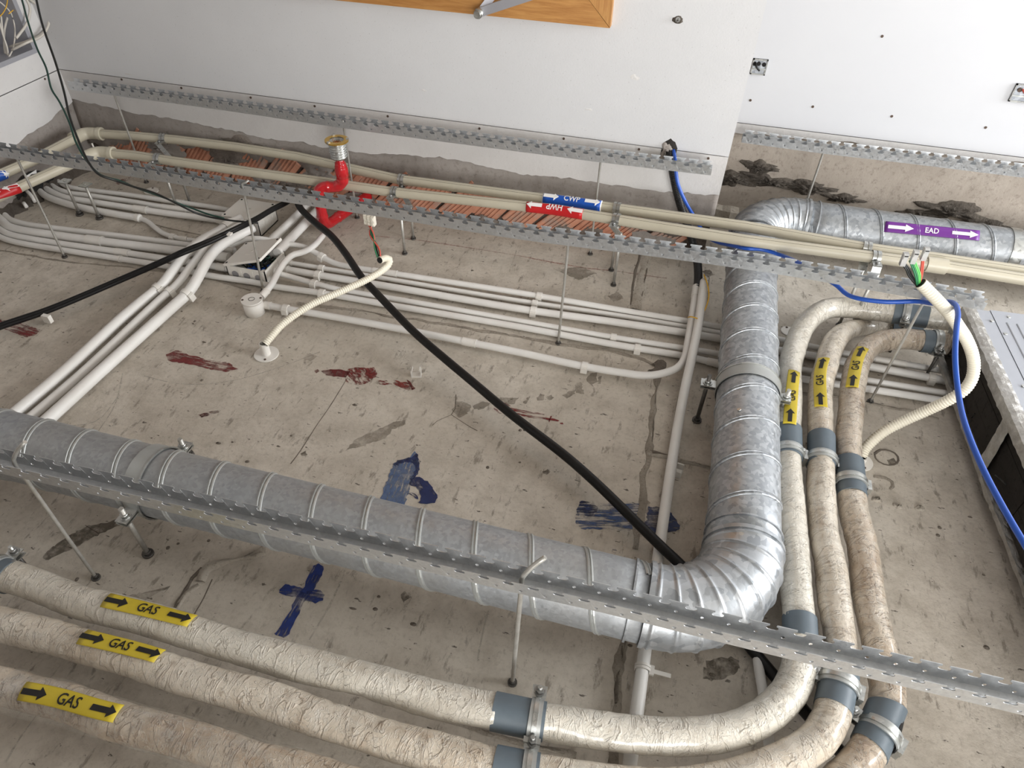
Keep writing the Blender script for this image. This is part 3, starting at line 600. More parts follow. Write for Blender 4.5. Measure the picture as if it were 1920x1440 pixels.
for q, mt in (([(648, 845), (662, 826), (690, 812), (720, 800), (742, 790), (762, 786), (756, 798), (735, 806), (722, 822), (700, 830), (680, 836)], 'stain'), ([(848, 770), (856, 752), (872, 754), (884, 760), (876, 776), (862, 782)], 'stain'), ([(886, 762), (905, 752), (920, 756), (908, 766), (890, 768)], 'stain'), ([(928, 748), (950, 745), (962, 747), (950, 756), (960, 746), (973, 746), (963, 759), (948, 758)], 'stain'),
          ([(980, 756), (987, 745), (997, 738), (990, 752), (985, 757)], 'stain'), ([(1006, 746), (1013, 737), (1021, 742), (1018, 752), (1008, 750)], 'stain'), ([(1024, 745), (1032, 741), (1038, 746), (1030, 752)], 'stain'), ([(1056, 742), (1068, 732), (1080, 730), (1076, 738), (1064, 747)], 'stain'), ([(1078, 728), (1081, 717), (1090, 716), (1094, 728), (1095, 740), (1082, 736)], 'stain'), ([(1101, 712), (1106, 700), (1118, 698), (1119, 712), (1112, 724), (1104, 718)], 'stain'), ([(1123, 706), (1127, 707), (1126, 722), (1122, 720)], 'stain'),
          ([(78, 1047), (96, 1026), (130, 1004), (170, 985), (200, 980), (240, 966), (228, 985), (190, 1000), (150, 1022), (110, 1040), (92, 1050)], 'stain_dark'), ([(1325, 1240), (1352, 1234), (1384, 1236), (1390, 1252), (1372, 1266), (1350, 1276), (1318, 1272)], 'stain_dark'), ([(1019, 885), (1026, 880), (1031, 886), (1025, 891)], 'stain_dark'), ([(1206, 940), (1214, 936), (1221, 948), (1225, 976), (1214, 968), (1208, 955)], 'stain'), ([(568, 672), (580, 662), (594, 668), (584, 678)], 'stain'), ([(1040, 505), (1090, 500), (1120, 512), (1085, 525)], 'stain'), ([(1140, 555), (1160, 548), (1170, 560), (1150, 566)], 'stain'),
          ([(1316, 508), (1330, 505), (1340, 516), (1326, 520)], 'stain_dark'), ([(562, 850), (572, 846), (576, 852), (566, 856)], 'stain_dark'), ([(750, 1115), (760, 1110), (770, 1122), (756, 1130)], 'stain_dark'), ([(320, 1100), (200, 1125), (230, 1145)], 'stain')):
    patch(q, 'damp_stain', mt, .0006, jit=.0018)
bead([(1641, 852), (1652, 843), (1670, 845), (1683, 855), (1683, 868), (1670, 873), (1655, 870), (1643, 860), (1641, 852)], .006, .002, 'ring_mark', 'joint_dark', .5); patch([(1662, 862), (1675, 858), (1682, 868), (1670, 873)], 'damp_stain', 'stain_dark', .0006, jit=.001)
bead([(1638, 893), (1652, 895), (1668, 900), (1674, 910), (1668, 917)], .006, .003, 'ring_mark', 'joint', .5)
for i, (px, py) in enumerate([(1644, 937), (1724, 953), (1684, 950)]): blob(at(px, py, 0), .012, .009, .006, (0, 0, 1), (0, 1, 0), 'mortar_crumb', 'mortar_light', slab, seed=70 + i, rough=.8)
for i in range(46):
    px, py = [(450, 800), (950, 820), (1100, 500), (800, 1150), (250, 1080), (1700, 1000), (1620, 1150), (1350, 1180), (330, 640)][i % 9]; px += rng.normal() * 120; py += rng.normal() * 55
    q = at(px, py); 
    if q[1] < YB - .1: blob(q, .003 + .005 * rng.random(), .0025 + .003 * rng.random(), .0025, (0, 0, 1), (0, 1, 0), 'concrete_pit', 'joint_dark', slab, seed=i, nr=2, na=8)
# the door in the back wall, its upper corner only just in view
DH = .6905
dx1 = aty(1146, 48, YB)[0]; dx0 = dx1 - 1.05
door = struct(MB().box((dx0 + .075, YB - .012, DH + .075), (dx1 - .075, YB + .02, ROOM)).build('door_1', 'oakv', org=(dx1, YB, DH)))
def miter(ax, bx, ah, bh, nm, mt):  # casing with mitred corner
    pass
tw = .072
MB().prism([(dx0, YB - .03, DH), (dx1, YB - .03, DH), (dx1 - tw, YB - .03, DH + tw), (dx0 + tw, YB - .03, DH + tw)], np.array([0, 0, 0.]), np.array([0, .028, 0])).build('door_casing_head', 'oak', door)
MB().prism([(dx1 + .0012, YB - .03, DH + .001), (dx1 + .0012, YB - .03, ROOM), (dx1 - tw + .0012, YB - .03, ROOM), (dx1 - tw + .0012, YB - .03, DH + tw)], np.array([0, 0, 0.]), np.array([0, .028, 0])).build('door_casing_side', 'oakv', door)
MB().prism([(dx0 - .0012, YB - .03, DH + .001), (dx0 - .0012, YB - .03, ROOM), (dx0 + tw, YB - .03, ROOM), (dx0 + tw - .0012, YB - .03, DH + tw)], np.array([0, 0, 0.]), np.array([0, .028, 0])).build('door_casing_side', 'oakv', door)
MB().box((dx0 + tw, YB - .018, DH + tw), (dx1 - tw, YB - .008, DH + tw + .018)).box((dx1 - tw - .018, YB - .018, DH + tw), (dx1 - tw, YB - .008, ROOM)).build('door_stop', 'oak', door)
MB().box((dx1 - tw - .16, YB - .016, DH + tw + .03), (dx1 - tw - .03, YB - .010, ROOM)).box((dx0 + .2, YB - .016, DH + tw + .03), (dx1 - .25, YB - .010, DH + .2)).build('door_rail', 'oak', door)
yk = YB - .075
k0, k1 = aty(900, 23, yk), aty(1005, -12, yk - .02); k2 = aty(932, -20, YB - .05)
cl = thing('door_closer', 'grey folding door closer arm over the oak door head', 'door closer', k0)
D = (k1 - k0) / np.linalg.norm(k1 - k0); MB().box((-.01, -.012, -.004), (np.linalg.norm(k1 - k0) * 2.2, .012, .004), (D, np.cross((0, 1.0, 0), D), (0, 1.0, 0)), k0).build('closer_arm', 'grey_paint', cl)
D = (k2 - k0) / np.linalg.norm(k2 - k0); MB().box((-.01, -.011, -.004), (np.linalg.norm(k2 - k0) * 3, .011, .004), (D, np.cross((0, 1.0, 0), D), (0, 1.0, 0)), k0 + np.array([0, .012, 0])).build('closer_arm', 'grey_paint', cl)
MB().cyl(k0 + (0, .03, 0), k0 - (0, .022, 0), .0125, 14).cyl(k0 - (0, .022, 0), k0 - (0, .03, 0), .010, 14).build('pivot_knob', 'zinc', cl)
MB().cyl(k0 + (0, .028, 0), k0 + (0, YB - .03 - k0[1], 0), .011, 10).build('mounting_foot', 'grey_paint', cl)
# steel back boxes let into the set-back wall
def back_box(p, sx, sz, label, red):
    b = thing('back_box', label, 'electrical box', p); o = np.asarray(p)
    m = MB().box((o[0], YR - .006, o[2]), (o[0] + sx, YR - .0055 + .002, o[2] + sz)); m.build('back_plate', 'boxmetal', b)
    r = MB()
    for lo, hi in (((0, 0), (sx, .004)), ((0, sz - .004), (sx, sz)), ((0, 0), (.004, sz)), ((sx - .004, 0), (sx, sz))): r.box((o[0] + lo[0], YR - .010, o[2] + lo[1]), (o[0] + hi[0], YR - .004, o[2] + hi[1]))
    r.build('rim', 'zinc_old', b); MB().box((o[0] + .002, YR - .011, o[2] + .016), (o[0] + sx - .002, YR - .006, o[2] + .020)).build('divider', 'zinc', b)
    for fx, fz in ((.15, .68), (.42, .70), (.78, .68)): MB().cyl((o[0] + sx * fx, YR - .011, o[2] + sz * fz), (o[0] + sx * fx, YR - .006, o[2] + sz * fz), .006, 10).build('knockout', 'dark' if not red else 'rust', b)
    w = Path([(o[0] + sx * .2, YR - .012, o[2] + sz * .75), (o[0] + sx * .35, YR - .02, o[2] + sz * .5), (o[0] + sx * .5, YR - .018, o[2] + sz * .4), (o[0] + sx * .55, YR - .012, o[2] + sz * .3)], ds=.01)
    MB().tube(w, .003, 6).build('cable_tail', 'thinblack' if not red else 'redwire', b)
pa, pb = aty(1406, 137, YR), aty(1434, 110, YR); back_box((pa[0], YR, pa[2]), pb[0] - pa[0] + .012, pb[2] - pa[2], 'small steel back box beside the corner of the white wall', False)
pa, pb = aty(1889, 188, YR), aty(1950, 168, YR); back_box((pa[0], YR, pa[2]), .10, pb[2] - pa[2] + .012, 'dirty steel back box cut off at the right edge of the picture', True)

# ================================================================== SPIRAL DUCT
DR = .072; DHH = .13
dv = .2575                                     # x of the run that goes across the slab
pF = [(-1.75, .697, DHH), (dv, .7, DHH)]; yB = 2.215
duct_path = Path([(-1.75, .694, DHH), (dv, .694, DHH), (dv, yB, DHH), (2.1, yB + .01, DHH)], fillet=.155, ds=.02)
duct = thing('spiral_duct', 'galvanised spiral duct running along, across and back along the slab', 'duct', (dv, 1.4, 0))
ucor1 = duct_path.u_at(1300, 1060); 
S = [duct_path.cum[i] for i in range(len(duct_path.P))]
uA, uB_ = S[1], S[13]; uC, uD = S[14], S[26]
def seam(u0, u1, phase, mat, par, pitch=.108):
    mb = MB(); n = int((u1 - u0) / pitch * 28); rows = []
    for i in range(n + 1):
        u = u0 + (u1 - u0) * i / n; a = 2 * PI * (u - phase) / pitch; p, t, nn, b = duct_path(u); d = math.cos(a) * nn + math.sin(a) * b
        rows.append([p + t * x + d * (DR + y) for x, y in ((-.0062, -.001), (-.0052, .0022), (-.0026, .0030), (-.0012, .0004), (.0012, .0004), (.0026, .0030), (.0052, .0022), (.0062, -.001))])
    mb.rings(rows, False, smooth=False); return mb.build('lock_seam', mat, par)
uV0 = duct_path.u_at(1405, 760)
for nm, u0, u1, mat in (('duct_run', 0, uA, 'duct2'), ('duct_run', uB_, uC, 'duct'), ('duct_run', uD, duct_path.L, 'duct')):
    o = MB().tube(duct_path, DR, 40, u0, u1, .08).build(nm, mat, duct)
    seam(u0 + .02, u1 - .02, uV0 if u0 == uB_ else u0, 'band' if mat == 'duct2' else mat, o)
def elbow(u0, u1):
    n = 8; 
    def r(u, a):
        f = (u - u0) / (u1 - u0) * n; return DR + .0035 + .0035 * max(0, 1 - abs(f - round(f)) * 9)
    o = MB().tube(duct_path, r, 40, u0 - .012, u1 + .012, (u1 - u0) / 96).build('elbow', 'ductfit', duct)
    for e, s in ((u0 - .012, -1), (u1 + .012, 1)):
        MB().shell(duct_path, DR + .001, DR + .0062, e - .0042, e + .0042, 40).build('elbow_collar', 'ductfit', o)
        MB().shell(duct_path, DR, DR + .004, e + s * .03 - .002, e + s * .03 + .002, 40).build('swage', 'duct', o)
elbow(uA, uB_); elbow(uC, uD)
for px, py in ((284, 906), (1272, 1080), (1391, 1003), (1385, 770)):
    u, a = duct_path.ua_at(px, py, DR); p, t, n, b = duct_path(u); d = math.cos(a) * n + math.sin(a) * b
    MB().cyl(p + d * DR, p + d * (DR + .0035), .0045, 10).build('rivet', 'zinc', duct)
for px, w in ((1890, .032),):
    u = duct_path.u_at(px, 465); MB().shell(duct_path, DR, DR + .003, u - w / 2, u + w / 2, 40).build('coupling_band', 'zinc', duct)
mk = marker(duct_path, DR, (1660, 424), (1836, 442), .034, 'purple', 'white_ink', duct, 'EAD', .0165, (-.33, .35), squeeze=.92, arrow_len=.075, name='duct_marker')

def clamp_duct(px, py, label, ears, swidth=.036, foot=None):
    u = duct_path.u_at(px, py); p, t, n, b = duct_path(u); c = thing('duct_clamp', label, 'clamp', (p[0], p[1], 0), 'clamps holding the spiral duct')
    MB().shell(duct_path, DR + .0026, DR + .0046, u - swidth / 2, u + swidth / 2, 44).build('band', 'band', c)
    MB().shell(duct_path, DR + .0026, DR + .0064, u + swidth / 2 - .003, u + swidth / 2, 44).build('band_rim', 'zinc', c)
    for s in ears:
        q = p + s * b * (DR + .004); e = q + s * b * .034
        el = .036 if not (s > 0 and py < 800) else .025
        m = MB(); m.box((-.013, 0, -.005), (.013, el, -.002), (t, s * b, n), q); m.box((-.013, 0, .002), (.013, el, .005), (t, s * b, n), q); m.build('ear', 'zinc', c)
        hole = q + s * b * (el * .56)
        MB().cyl((hole[0], hole[1], .0), hole + n * .03, .0052, 10).build('rod', 'rod' if s > 0 or py > 800 else 'rod_dark', c)
        MB().cyl(hole + n * .005, hole + n * .007, .0115, 14).cyl(hole + n * .007, hole + n * .0145, .0085, 6).build('nut', 'zinc', c)
        MB().cyl((hole[0], hole[1], 0), (hole[0], hole[1], .006), .012, 14).cyl((hole[0], hole[1], .006), (hole[0], hole[1], .013), .0085, 6).build('anchor_nut', 'rod_dark', c)
    return c
clamp_duct(297, 905, 'strap clamp with bolted ear on the front duct run, lower left', (1, -1))
clamp_duct(1400, 735, 'double-eared strap clamp round the duct run beside the gas pipes', (1, -1))
# ================================================================== NOTCHED CEILING RAILS
PITCH, RHt, RWd = .0380, .0315, .026
def rail(pxs, h, label, x_clip=None):
    P = [at(px, py, h) for px, py in pxs]; path = Path(P, ds=.03)
    r = thing('notched_rail', label, 'ceiling rail', P[len(P) // 2], 'notched ceiling rails')
    g = RHt
    outline = [(0, .0), (1, .0), (1, .0205)]
    nt = [(-.0085, .0205), (-.0092, .0232), (-.0080, .0262), (-.0050, .0280), (-.0066, .0315)]
    L_ = [(x, z) for x, z in nt[::-1]]
    n = int(path.L / PITCH)
    hx, hz, hr = PITCH * .5, .0085, .0029; oct_ = [(hx + hr * math.cos(PI / 2 + k * PI / 4), hz + hr * math.sin(PI / 2 + k * PI / 4)) for k in range(9)]
    left = [(hx, 0), (0, 0)] [::-1]
    # left half of a cell (ccw): bottom-left, bottom-mid, round the hole's left side, top-mid, tab's left side, notch
    lh = [(0, 0), (hx, 0)] + [p for p in oct_[0:5][::-1]] + [(hx, g)] + [(.0050, .0315), (.0046, .0285), (.0074, .0272), (.0086, .0248), (.0078, .0222), (.0055, .0208), (0, .0204)]
    rh = [(hx, 0), (PITCH, 0), (PITCH, .0204)] + [(PITCH - x, z) for x, z in ((.0055, .0208), (.0078, .0222), (.0086, .0248), (.0074, .0272), (.0046, .0285), (.0050, .0315))] + [(hx, g)] + [p for p in (oct_[4:9][::-1])]
    def flange(side):
        mb = MB()
        for c in range(n):
            for poly in (lh, rh):
                pts = []
                for x, z in poly:
                    p, t, nn, b = path(c * PITCH + x); pts.append(p - b * 0 + np.array([0, RWd if side else 0, 0]) + np.array([0, (.0022 if side else -.0022) * (z / g) ** 2, z]))
                mb.add(pts, [list(range(len(pts)))])
        return mb
    flange(0).build('near_flange', 'rail', r, solid=.0009); flange(1).build('far_flange', 'rail', r, solid=.0009)
    rows = []
    for i in range(n + 1):
        p, t, nn, b = path(i * PITCH); rows.append([p + np.array([0, y, z]) for y, z in ((0, .001), (0, -.0006), (RWd * .36, -.0006), (RWd * .42, .003), (RWd * .58, .003), (RWd * .64, -.0006), (RWd, -.0006), (RWd, .001), (RWd * .66, .0006), (RWd * .58, .0042), (RWd * .42, .0042), (RWd * .34, .0006))])
    MB().rings(rows, True, (True, True), False).build('web', 'rail', r)
    return r, path
RAILS = {}
RAILS['mid'] = rail([(-70, 283), (0, 293.5), (100, 310), (240, 330), (480, 370), (730, 409), (970, 448), (1220, 480), (1440, 511), (1650, 547), (1858, 584)], .335, 'long notched rail crossing in front of the red pipe and over the duct')
RAILS['front'] = rail([(-80, 869), (0, 887), (252, 945), (480, 998), (820, 1076), (970, 1112), (1140, 1151), (1420, 1221), (1920, 1341), (2010, 1363)], .34, 'notched rail nearest the viewer, lying over the front duct run')
RAILS['back'] = rail([(131, 168), (349, 197), (480, 215.5), (636, 239), (800, 261.5), (980, 285), (1125, 304), (1344, 330)], .337, 'notched rail close along the white wall with the door')
RAILS['right'] = rail([(1390, 267), (1545, 288), (1700, 306), (1920, 333), (2060, 350)], .337, 'notched rail in front of the set-back wall at upper right')
# rods that carry the rails
def rail_rod(key, px, py, label, hook=0, foot=None, r=.0036, dirx=1):
    _, path = RAILS[key]; u = path.u_at(px, py); p = path(u)[0] + np.array([0, RWd / 2, 0]); 
    f = at(*foot) if foot else np.array([p[0], p[1], 0.])
    f = np.array([p[0] * .35 + f[0] * .65, p[1] * .35 + f[1] * .65, 0]) if foot else f
    o = thing('hanger_rod', label, 'hanger rod', f, 'thin rods hanging the notched rails'); pts = [f, p, p + np.array([0, 0, .020])]
    if hook: pts += [p + np.array([.004 * dirx, .002, .032]) * (1 if hook == 1 else .9), p + np.array([.016, .010 * hook, .020 + .030 * hook]) * (1, 1, 1), p + np.array([.012 + .018 * hook, .018 * hook, .020 + .044 * hook])]
    MB().tube(Path(pts, ds=.012), r, 8).build('shaft', 'rod', o)
    MB().cyl(f, f + (0, 0, .004), .009, 12).cyl(f + (0, 0, .004), f + (0, 0, .011), .0058, 6).build('anchor_nut', 'rod_dark', o); return o
rail_rod('mid', 25, 297, 'thin rod at far left, foot beside the bent white conduits', foot=(123, 487))
rail_rod('mid', 455, 366, 'thin rod in front of the two square junction boxes', hook=.4, foot=(487, 547))
rail_rod('mid', 1065, 461, 'thin rod right of middle, foot between two white conduits', hook=0, foot=(1045, 645))
rail_rod('mid', 1737, 562, 'thin rod slanting in front of the gas pipe ends', foot=(1628, 758))
rail_rod('front', 25, 892, 'thin hooked rod at the lower left, in front of the front duct', hook=1, foot=(180, 1085))
rail_rod('front', 972, 1112, 'thin hooked rod below the duct, foot above the first gas pipe', hook=1, foot=(957, 1280), r=.004)
rail_rod('back', 208, 178, 'thin rod behind the beige pipes near the left corner')
rail_rod('back', 640, 239, 'thin rod behind the red pipe')
rail_rod('back', 1124, 303, 'thin rod beside the blue pipe marker'); rail_rod('right', 1545, 288, 'thin rod in front of the set-back wall above the duct')

# ================================================================== GAS PIPES
GR = .0295
def lumps(R, seed, amp=.075):
    r = np.random.default_rng(seed); K = [(r.uniform(8, 46), r.integers(0, 4), r.uniform(0, 6.28), r.uniform(.3, 1)) for _ in range(9)] + [(r.uniform(90, 240), r.integers(-4, 5), r.uniform(0, 6.28), r.uniform(.12, .3)) for _ in range(8)]
    return lambda u, a: R * (1 + amp * sum(w * math.sin(k * u + m * a + ph) for k, m, ph, w in K) / 3.2)
def gas_pipe(label, pxs, h, mat, sleeves, marks, seed, film=None):
    P = fil(pxs, h); path = Path(P, ds=.012); g = thing('insulated_gas_pipe', label, 'gas pipe', P[len(P) // 2], 'wrapped gas pipes')
    core = MB().tube(path, GR * .72, 12, 0, path.L, .04).build('inner_pipe', 'black', g)
    cuts = sorted([(path.u_at(*a), path.u_at(*b)) for a, b, *_ in sleeves]); u = 0; fn = lumps(GR, seed)
    ends = [c for c in cuts] + [(path.L + .05, path.L + .06)]
    for s0, s1 in ends:
        e = min(s0 + .012, path.L)
        if e > u + .01:
            def rr(uu, a, u=u, e=e): 
                k = min(1, (uu - u) / .02 + .80, (e - uu) / .02 + .80); return fn(uu, a) * k * (1 if seed != 2 else 1 - .2 * min(1, max(0, (uu - path.L + .42) / .2)))
            MB().tube(path, rr, 26, u, e, .007).build('foam_wrap', mat, g)
        u = s1 - .012
    for a, b, *_ in sleeves:
        s0, s1 = path.u_at(*a), path.u_at(*b); s0, s1 = min(s0, s1), max(s0, s1)
        sl = MB().shell(path, GR * .98, GR * 1.06, s0, s1, 36).build('grey_sleeve', 'sleeve', g)
        n = 2
        MB().tube(path, GR * .97, 24, s0 + .006, s1 - .006, .03).build('sleeve_lining', 'dark', sl)
    for A, B, sz, sh in marks:
        m = marker(path, GR * 1.075, A, B, .0285, 'yellow', 'ink', g, 'GAS', sz, (-.36, .36), arrow_len=.045, squeeze=.95, shift=sh)
    return g, path
g1, p1 = gas_pipe('outermost wrapped gas pipe, cleanest white, turning the corner beside the duct', [(-70, 1058), (5, 1078), (150, 1126), (270, 1160), (400, 1199), (500, 1226), (640, 1264), (800, 1305), (930, 1334), (1030, 1355), (1200, 1378), (1300, 1380), (1380, 1367), (1440, 1338), (1480, 1297), (1497, 1250), (1501, 1200), (1495, 1110), (1486, 1000), (1479, 900), (1478, 830), (1479, 750), (1482, 700), (1486, 668), (1496, 634), (1512, 606), (1531, 588), (1555, 579), (1596, 578), (1640, 582, .094), (1690, 588, .104), (1745, 596, .115), (1800, 604, .122)], .088, 'wrap1',
    [((-20, 1070), (24, 1083)), ((925, 1333), (1022, 1353)), ((1503, 1206), (1500, 1160)), ((1478, 862), (1478, 806)), ((1676, 586), (1738, 595))], [((196, 1124), (360, 1164), .0165, 0), ((1481, 795), (1490, 696), .0165, 0)], 1)
g2, p2 = gas_pipe('middle wrapped gas pipe, lightly stained, between the two others', [(-70, 1155), (0, 1171), (99, 1195), (143, 1207), (260, 1240), (390, 1283), (480, 1306), (600, 1346), (700, 1378), (800, 1405), (930, 1437), (1000, 1451), (1200, 1478), (1350, 1468), (1440, 1437), (1500, 1411), (1535, 1384), (1557, 1345), (1568, 1300), (1577, 1250), (1575, 1196), (1567, 1137), (1559, 1075), (1545, 1000), (1538, 920), (1541, 848), (1538, 780), (1540, 715), (1549, 687), (1556, 660), (1570, 635, .08), (1589, 621, .06), (1616, 612, .038), (1650, 608, .031), (1690, 610, .031), (1740, 617, .03), (1800, 627, .03)], .088, 'wrap2',
    [((928, 1436), (1010, 1452)), ((1561, 1328), (1574, 1262)), ((1541, 876), (1541, 818)), ((1668, 607), (1722, 614))], [((152, 1193), (300, 1228), .0165, 0), ((1540, 762), (1545, 672), .0165, 0)], 2)
g3, p3 = gas_pipe('innermost wrapped gas pipe, most brown-stained, nearest the grey air unit', [(-70, 1266), (0, 1286), (117, 1315), (208, 1347), (340, 1383), (480, 1427), (620, 1464), (900, 1545), (1200, 1590, .078), (1440, 1548, .072), (1530, 1508, .070), (1590, 1452, .070), (1634, 1397, .070), (1659, 1347, .072), (1664, 1300, .076), (1656, 1250, .08), (1645, 1200), (1632, 1140), (1624, 1078), (1611, 1000), (1598, 940), (1593, 880), (1591, 830), (1594, 780), (1600, 720), (1609, 680), (1628, 655), (1652, 640), (1690, 636, .088), (1745, 641, .092), (1800, 648, .096)], .085, 'wrap3',
    [((1614, 1398), (1657, 1322)), ((1597, 934), (1592, 868)), ((1727, 639), (1761, 643))], [((42, 1296), (222, 1338), .0170, 0), ((1598, 726), (1618, 652), .0165, 0)], 3)
# loose clear film hanging round the third pipe
u0, u1 = p3.u_at(20, 1290), p3.u_at(560, 1448)
MB().tube(p3, lambda u, a: GR * (1.09 + .30 * max(0, math.cos(a - 1.9)) * (.5 + .5 * math.sin(u * 11 + 1)) + .04 * math.sin(u * 60 + 3 * a)), 30, u0, u1, .008, caps=(False, False)).build('loose_film', 'film', g3)
def pipe_clamp(path, px, py, label, side=1, h0=0, drop=True, tilt=0.0, cat='clamp', R=GR * 1.076):
    u = path.u_at(px, py); p, t, n, b = path(u); c = thing('pipe_clamp', label, 'clamp', (p[0], p[1], 0), 'bolted clamps on the gas pipes')
    MB().shell(path, R, R + .003, u - .0105, u + .0105, 36).build('band', 'band', c)
    MB().shell(path, R, R + .0048, u - .004, u + .004, 36).build('band_rib', 'zinc', c)
    q = p + side * b * (R + .002)
    m = MB(); m.box((-.0125, -.004, -.007), (.0125, .022, -.004), (t, side * b, n), q); m.box((-.0125, -.004, .004), (.0125, .022, .007), (t, side * b, n), q); m.build('lug', 'zinc', c)
    hq = q + side * b * .012
    MB().cyl(hq - n * .02, hq + n * .024, .0038, 8).build('bolt', 'zinc', c); MB().cyl(hq + n * .007, hq + n * .009, .010, 12).cyl(hq + n * .009, hq + n * .016, .0078, 6).build('bolt_nut', 'zinc_old', c)
    q2 = p - side * b * (R + .002); MB().box((-.014, -.003, -.016), (-.004, .006, -.002), (t, -side * b, n), q2).box((.004, -.003, -.016), (.014, .006, -.002), (t, -side * b, n), q2).box((-.014, -.002, -.002), (.014, .007, .012), (t, -side * b, n), q2).build('latch', 'zinc', c)
    MB().cyl((hq[0], hq[1], 0), hq, .0042, 8).build('rod', 'rod_dark', c)
    return c
pipe_clamp(p1, 1002, 1350, 'bright band clamp on the grey sleeve of the outermost gas pipe, bottom middle', -1)
pipe_clamp(p2, 988, 1449, 'band clamp at the bottom edge of the picture on the middle gas pipe', -1)
pipe_clamp(p1, -2, 1076, 'band clamp at the far left end of the outermost gas pipe', -1)
pipe_clamp(p1, 1478, 852, 'band clamp with sleeve on the outermost gas pipe beside the vertical duct', -1)
pipe_clamp(p2, 1541, 863, 'band clamp on the middle gas pipe with its bolt to the left', -1)
pipe_clamp(p3, 1595, 910, 'band clamp on the brown-stained gas pipe below the white disc', -1)
pipe_clamp(p2, 1569, 1282, 'band clamp on the middle gas pipe just under the front rail', -1)
pipe_clamp(p3, 1640, 1368, 'band clamp on the brown-stained gas pipe at the lower right bend', -1)
pipe_clamp(p1, 1700, 589, 'slotted band clamp on the topmost gas pipe end near the air unit', 1)
pipe_clamp(p2, 1695, 611, 'rust-speckled band clamp on the middle gas pipe end near the air unit', 1)
pipe_clamp(p3, 1757, 643, 'band clamp on the lowest gas pipe end touching the air unit', 1)

# ================================================================== BEIGE WATER PIPES
BH = None
def bh(px): return float(np.interp(px, [-100, 330, 740, 1405, 1700, 2000], [.172, .175, .170, .234, .241, .242]))
def water_pipe(label, pxs, r, fits, couple, h=BH):
    P = [at(x, y, bh(x)) for x, y in pxs]; path = Path(P, ds=.02, fillet=.03); w = thing('beige_water_pipe', label, 'water pipe', P[2], 'beige water pipes'); 
    MB().tube(path, r, 20, 0, path.L, .02).build('pipe', 'beige', w)
    for px, py in fits:
        u = path.u_at(px, py); e = MB().tube(path, r * 1.28, 22, u - .05, u + .05, .006).build('elbow_fitting', 'beige2', w)
        for d in (-.052, .052): MB().shell(path, r, r * 1.42, u + d - .007, u + d + .007, 22).build('fitting_rim', 'beige2', e)
    for a, b in couple:
        u0, u1 = path.u_at(*a), path.u_at(*b); MB().shell(path, r, r * 1.3, u0, u1, 22).build('coupling', 'beige2', w)
    return w, path
wc, pc = water_pipe('beige pipe nearer the wall, carrying the blue marker', [(-60, 354), (60, 302), (160, 249), (240, 254), (330, 262), (440, 275), (560, 294), (745, 336), (1060, 378), (1157, 391), (1400, 425), (1620, 465), (1760, 485), (1960, 515)], .0165, [(160, 249)], [])
wh, ph = water_pipe('beige pipe further from the wall, carrying the red marker', [(-60, 395), (60, 340), (183, 285), (250, 291), (330, 303), (480, 324), (640, 346), (735, 360), (1040, 393), (1157, 412), (1400, 451), (1620, 480), (1760, 498), (1960, 530)], .0165, [(183, 285)], [((1735, 492), (1775, 499))])
marker(pc, .0170, (1018, 372), (1126, 386), .036, 'blue_tape', 'white_ink', wc, 'CWP', .017, (-.36, .36), arrow_len=.05, border='white_ink', shift=.010)
marker(ph, .0170, (986, 388), (1092, 402), .034, 'red_tape', 'white_ink', wh, 'HWP', .017, (-.36, .36), flip=True, arrow_len=.05, shift=.009)
marker(pc, .0170, (-75, 360), (18, 339), .036, 'blue_tape', 'white_ink', wc, 'CWP', .017, (-.36, .36), arrow_len=.05, border='white_ink', shift=.009)
marker(ph, .0170, (-75, 404), (38, 352), .034, 'red_tape', 'white_ink', wh, 'HWP', .017, (-.36, .36), flip=True, arrow_len=.05, shift=.009)
MB().add([atx(50, 329, XL + .004), atx(68, 318, XL + .004), atx(69, 327, XL + .004), atx(53, 336, XL + .004)], [(0, 1, 2, 3)]).build('paper_label', 'white_ink', wall_left)
def pipe_hanger(path, px, py, label, foot, low=False, axis=(0, -1, 0), drop=.05):
    u = path.u_at(px, py); p, t, n, b = path(u); R = .0172; ft = at(*foot) if foot else np.array([*(p + (b if b[1] < 0 else -b) * .052)[:2], 0.])
    c = thing('pipe_hanger', label, 'pipe hanger', ft, 'strap hangers under the beige pipes')
    MB().shell(path, R, R + .0025, u - .011, u - .001, 22).shell(path, R, R + .0025, u + .001, u + .011, 22).build('strap', 'zinc', c)
    s = b if b[1] < 0 or abs(b[0]) > .5 else -b
    e = p + s * (R + .005) if not low else p - n * (R + .004) + s * .0
    m = MB(); m.box((-.012, -.004, -.0035), (.012, .022, -.001), (t, s, n), e); m.box((-.012, .001, -.0008), (.012, .026, .0018), (t, s, n), e); 
    f = ft; top = e + s * .022; D = np.array([f[0], f[1], top[2] - .03]) - top
    m.box((-.012, 0, -.0012), (.012, max(.03, np.linalg.norm(D)), .0012), (t, D / np.linalg.norm(D), np.cross(t, D / np.linalg.norm(D))), top); m.build('bracket', 'zinc', c)
    bq = e + s * .012; MB().cyl(bq + n * .001, bq + n * .008, .0055, 6).build('bolt', 'zinc_old', c)
    top2 = top + D
    MB().cyl(f, top2 + np.array([0, 0, .012]), .0048, 8).build('rod', 'rod', c)
    MB().cyl(f, f + (0, 0, .004), .0095, 12).cyl(f + (0, 0, .004), f + (0, 0, .012), .0065, 6).build('anchor_nut', 'rod_dark', c)
pipe_hanger(pc, 310, 258, 'strap hanger on the near-wall beige pipe, left end', (357, 383))
pipe_hanger(ph, 296, 299, 'strap hanger on the outer beige pipe, left end', (334, 396))
pipe_hanger(pc, 755, 338, 'strap hanger on the near-wall beige pipe, right of the red pipe', (775, 448), low=True)
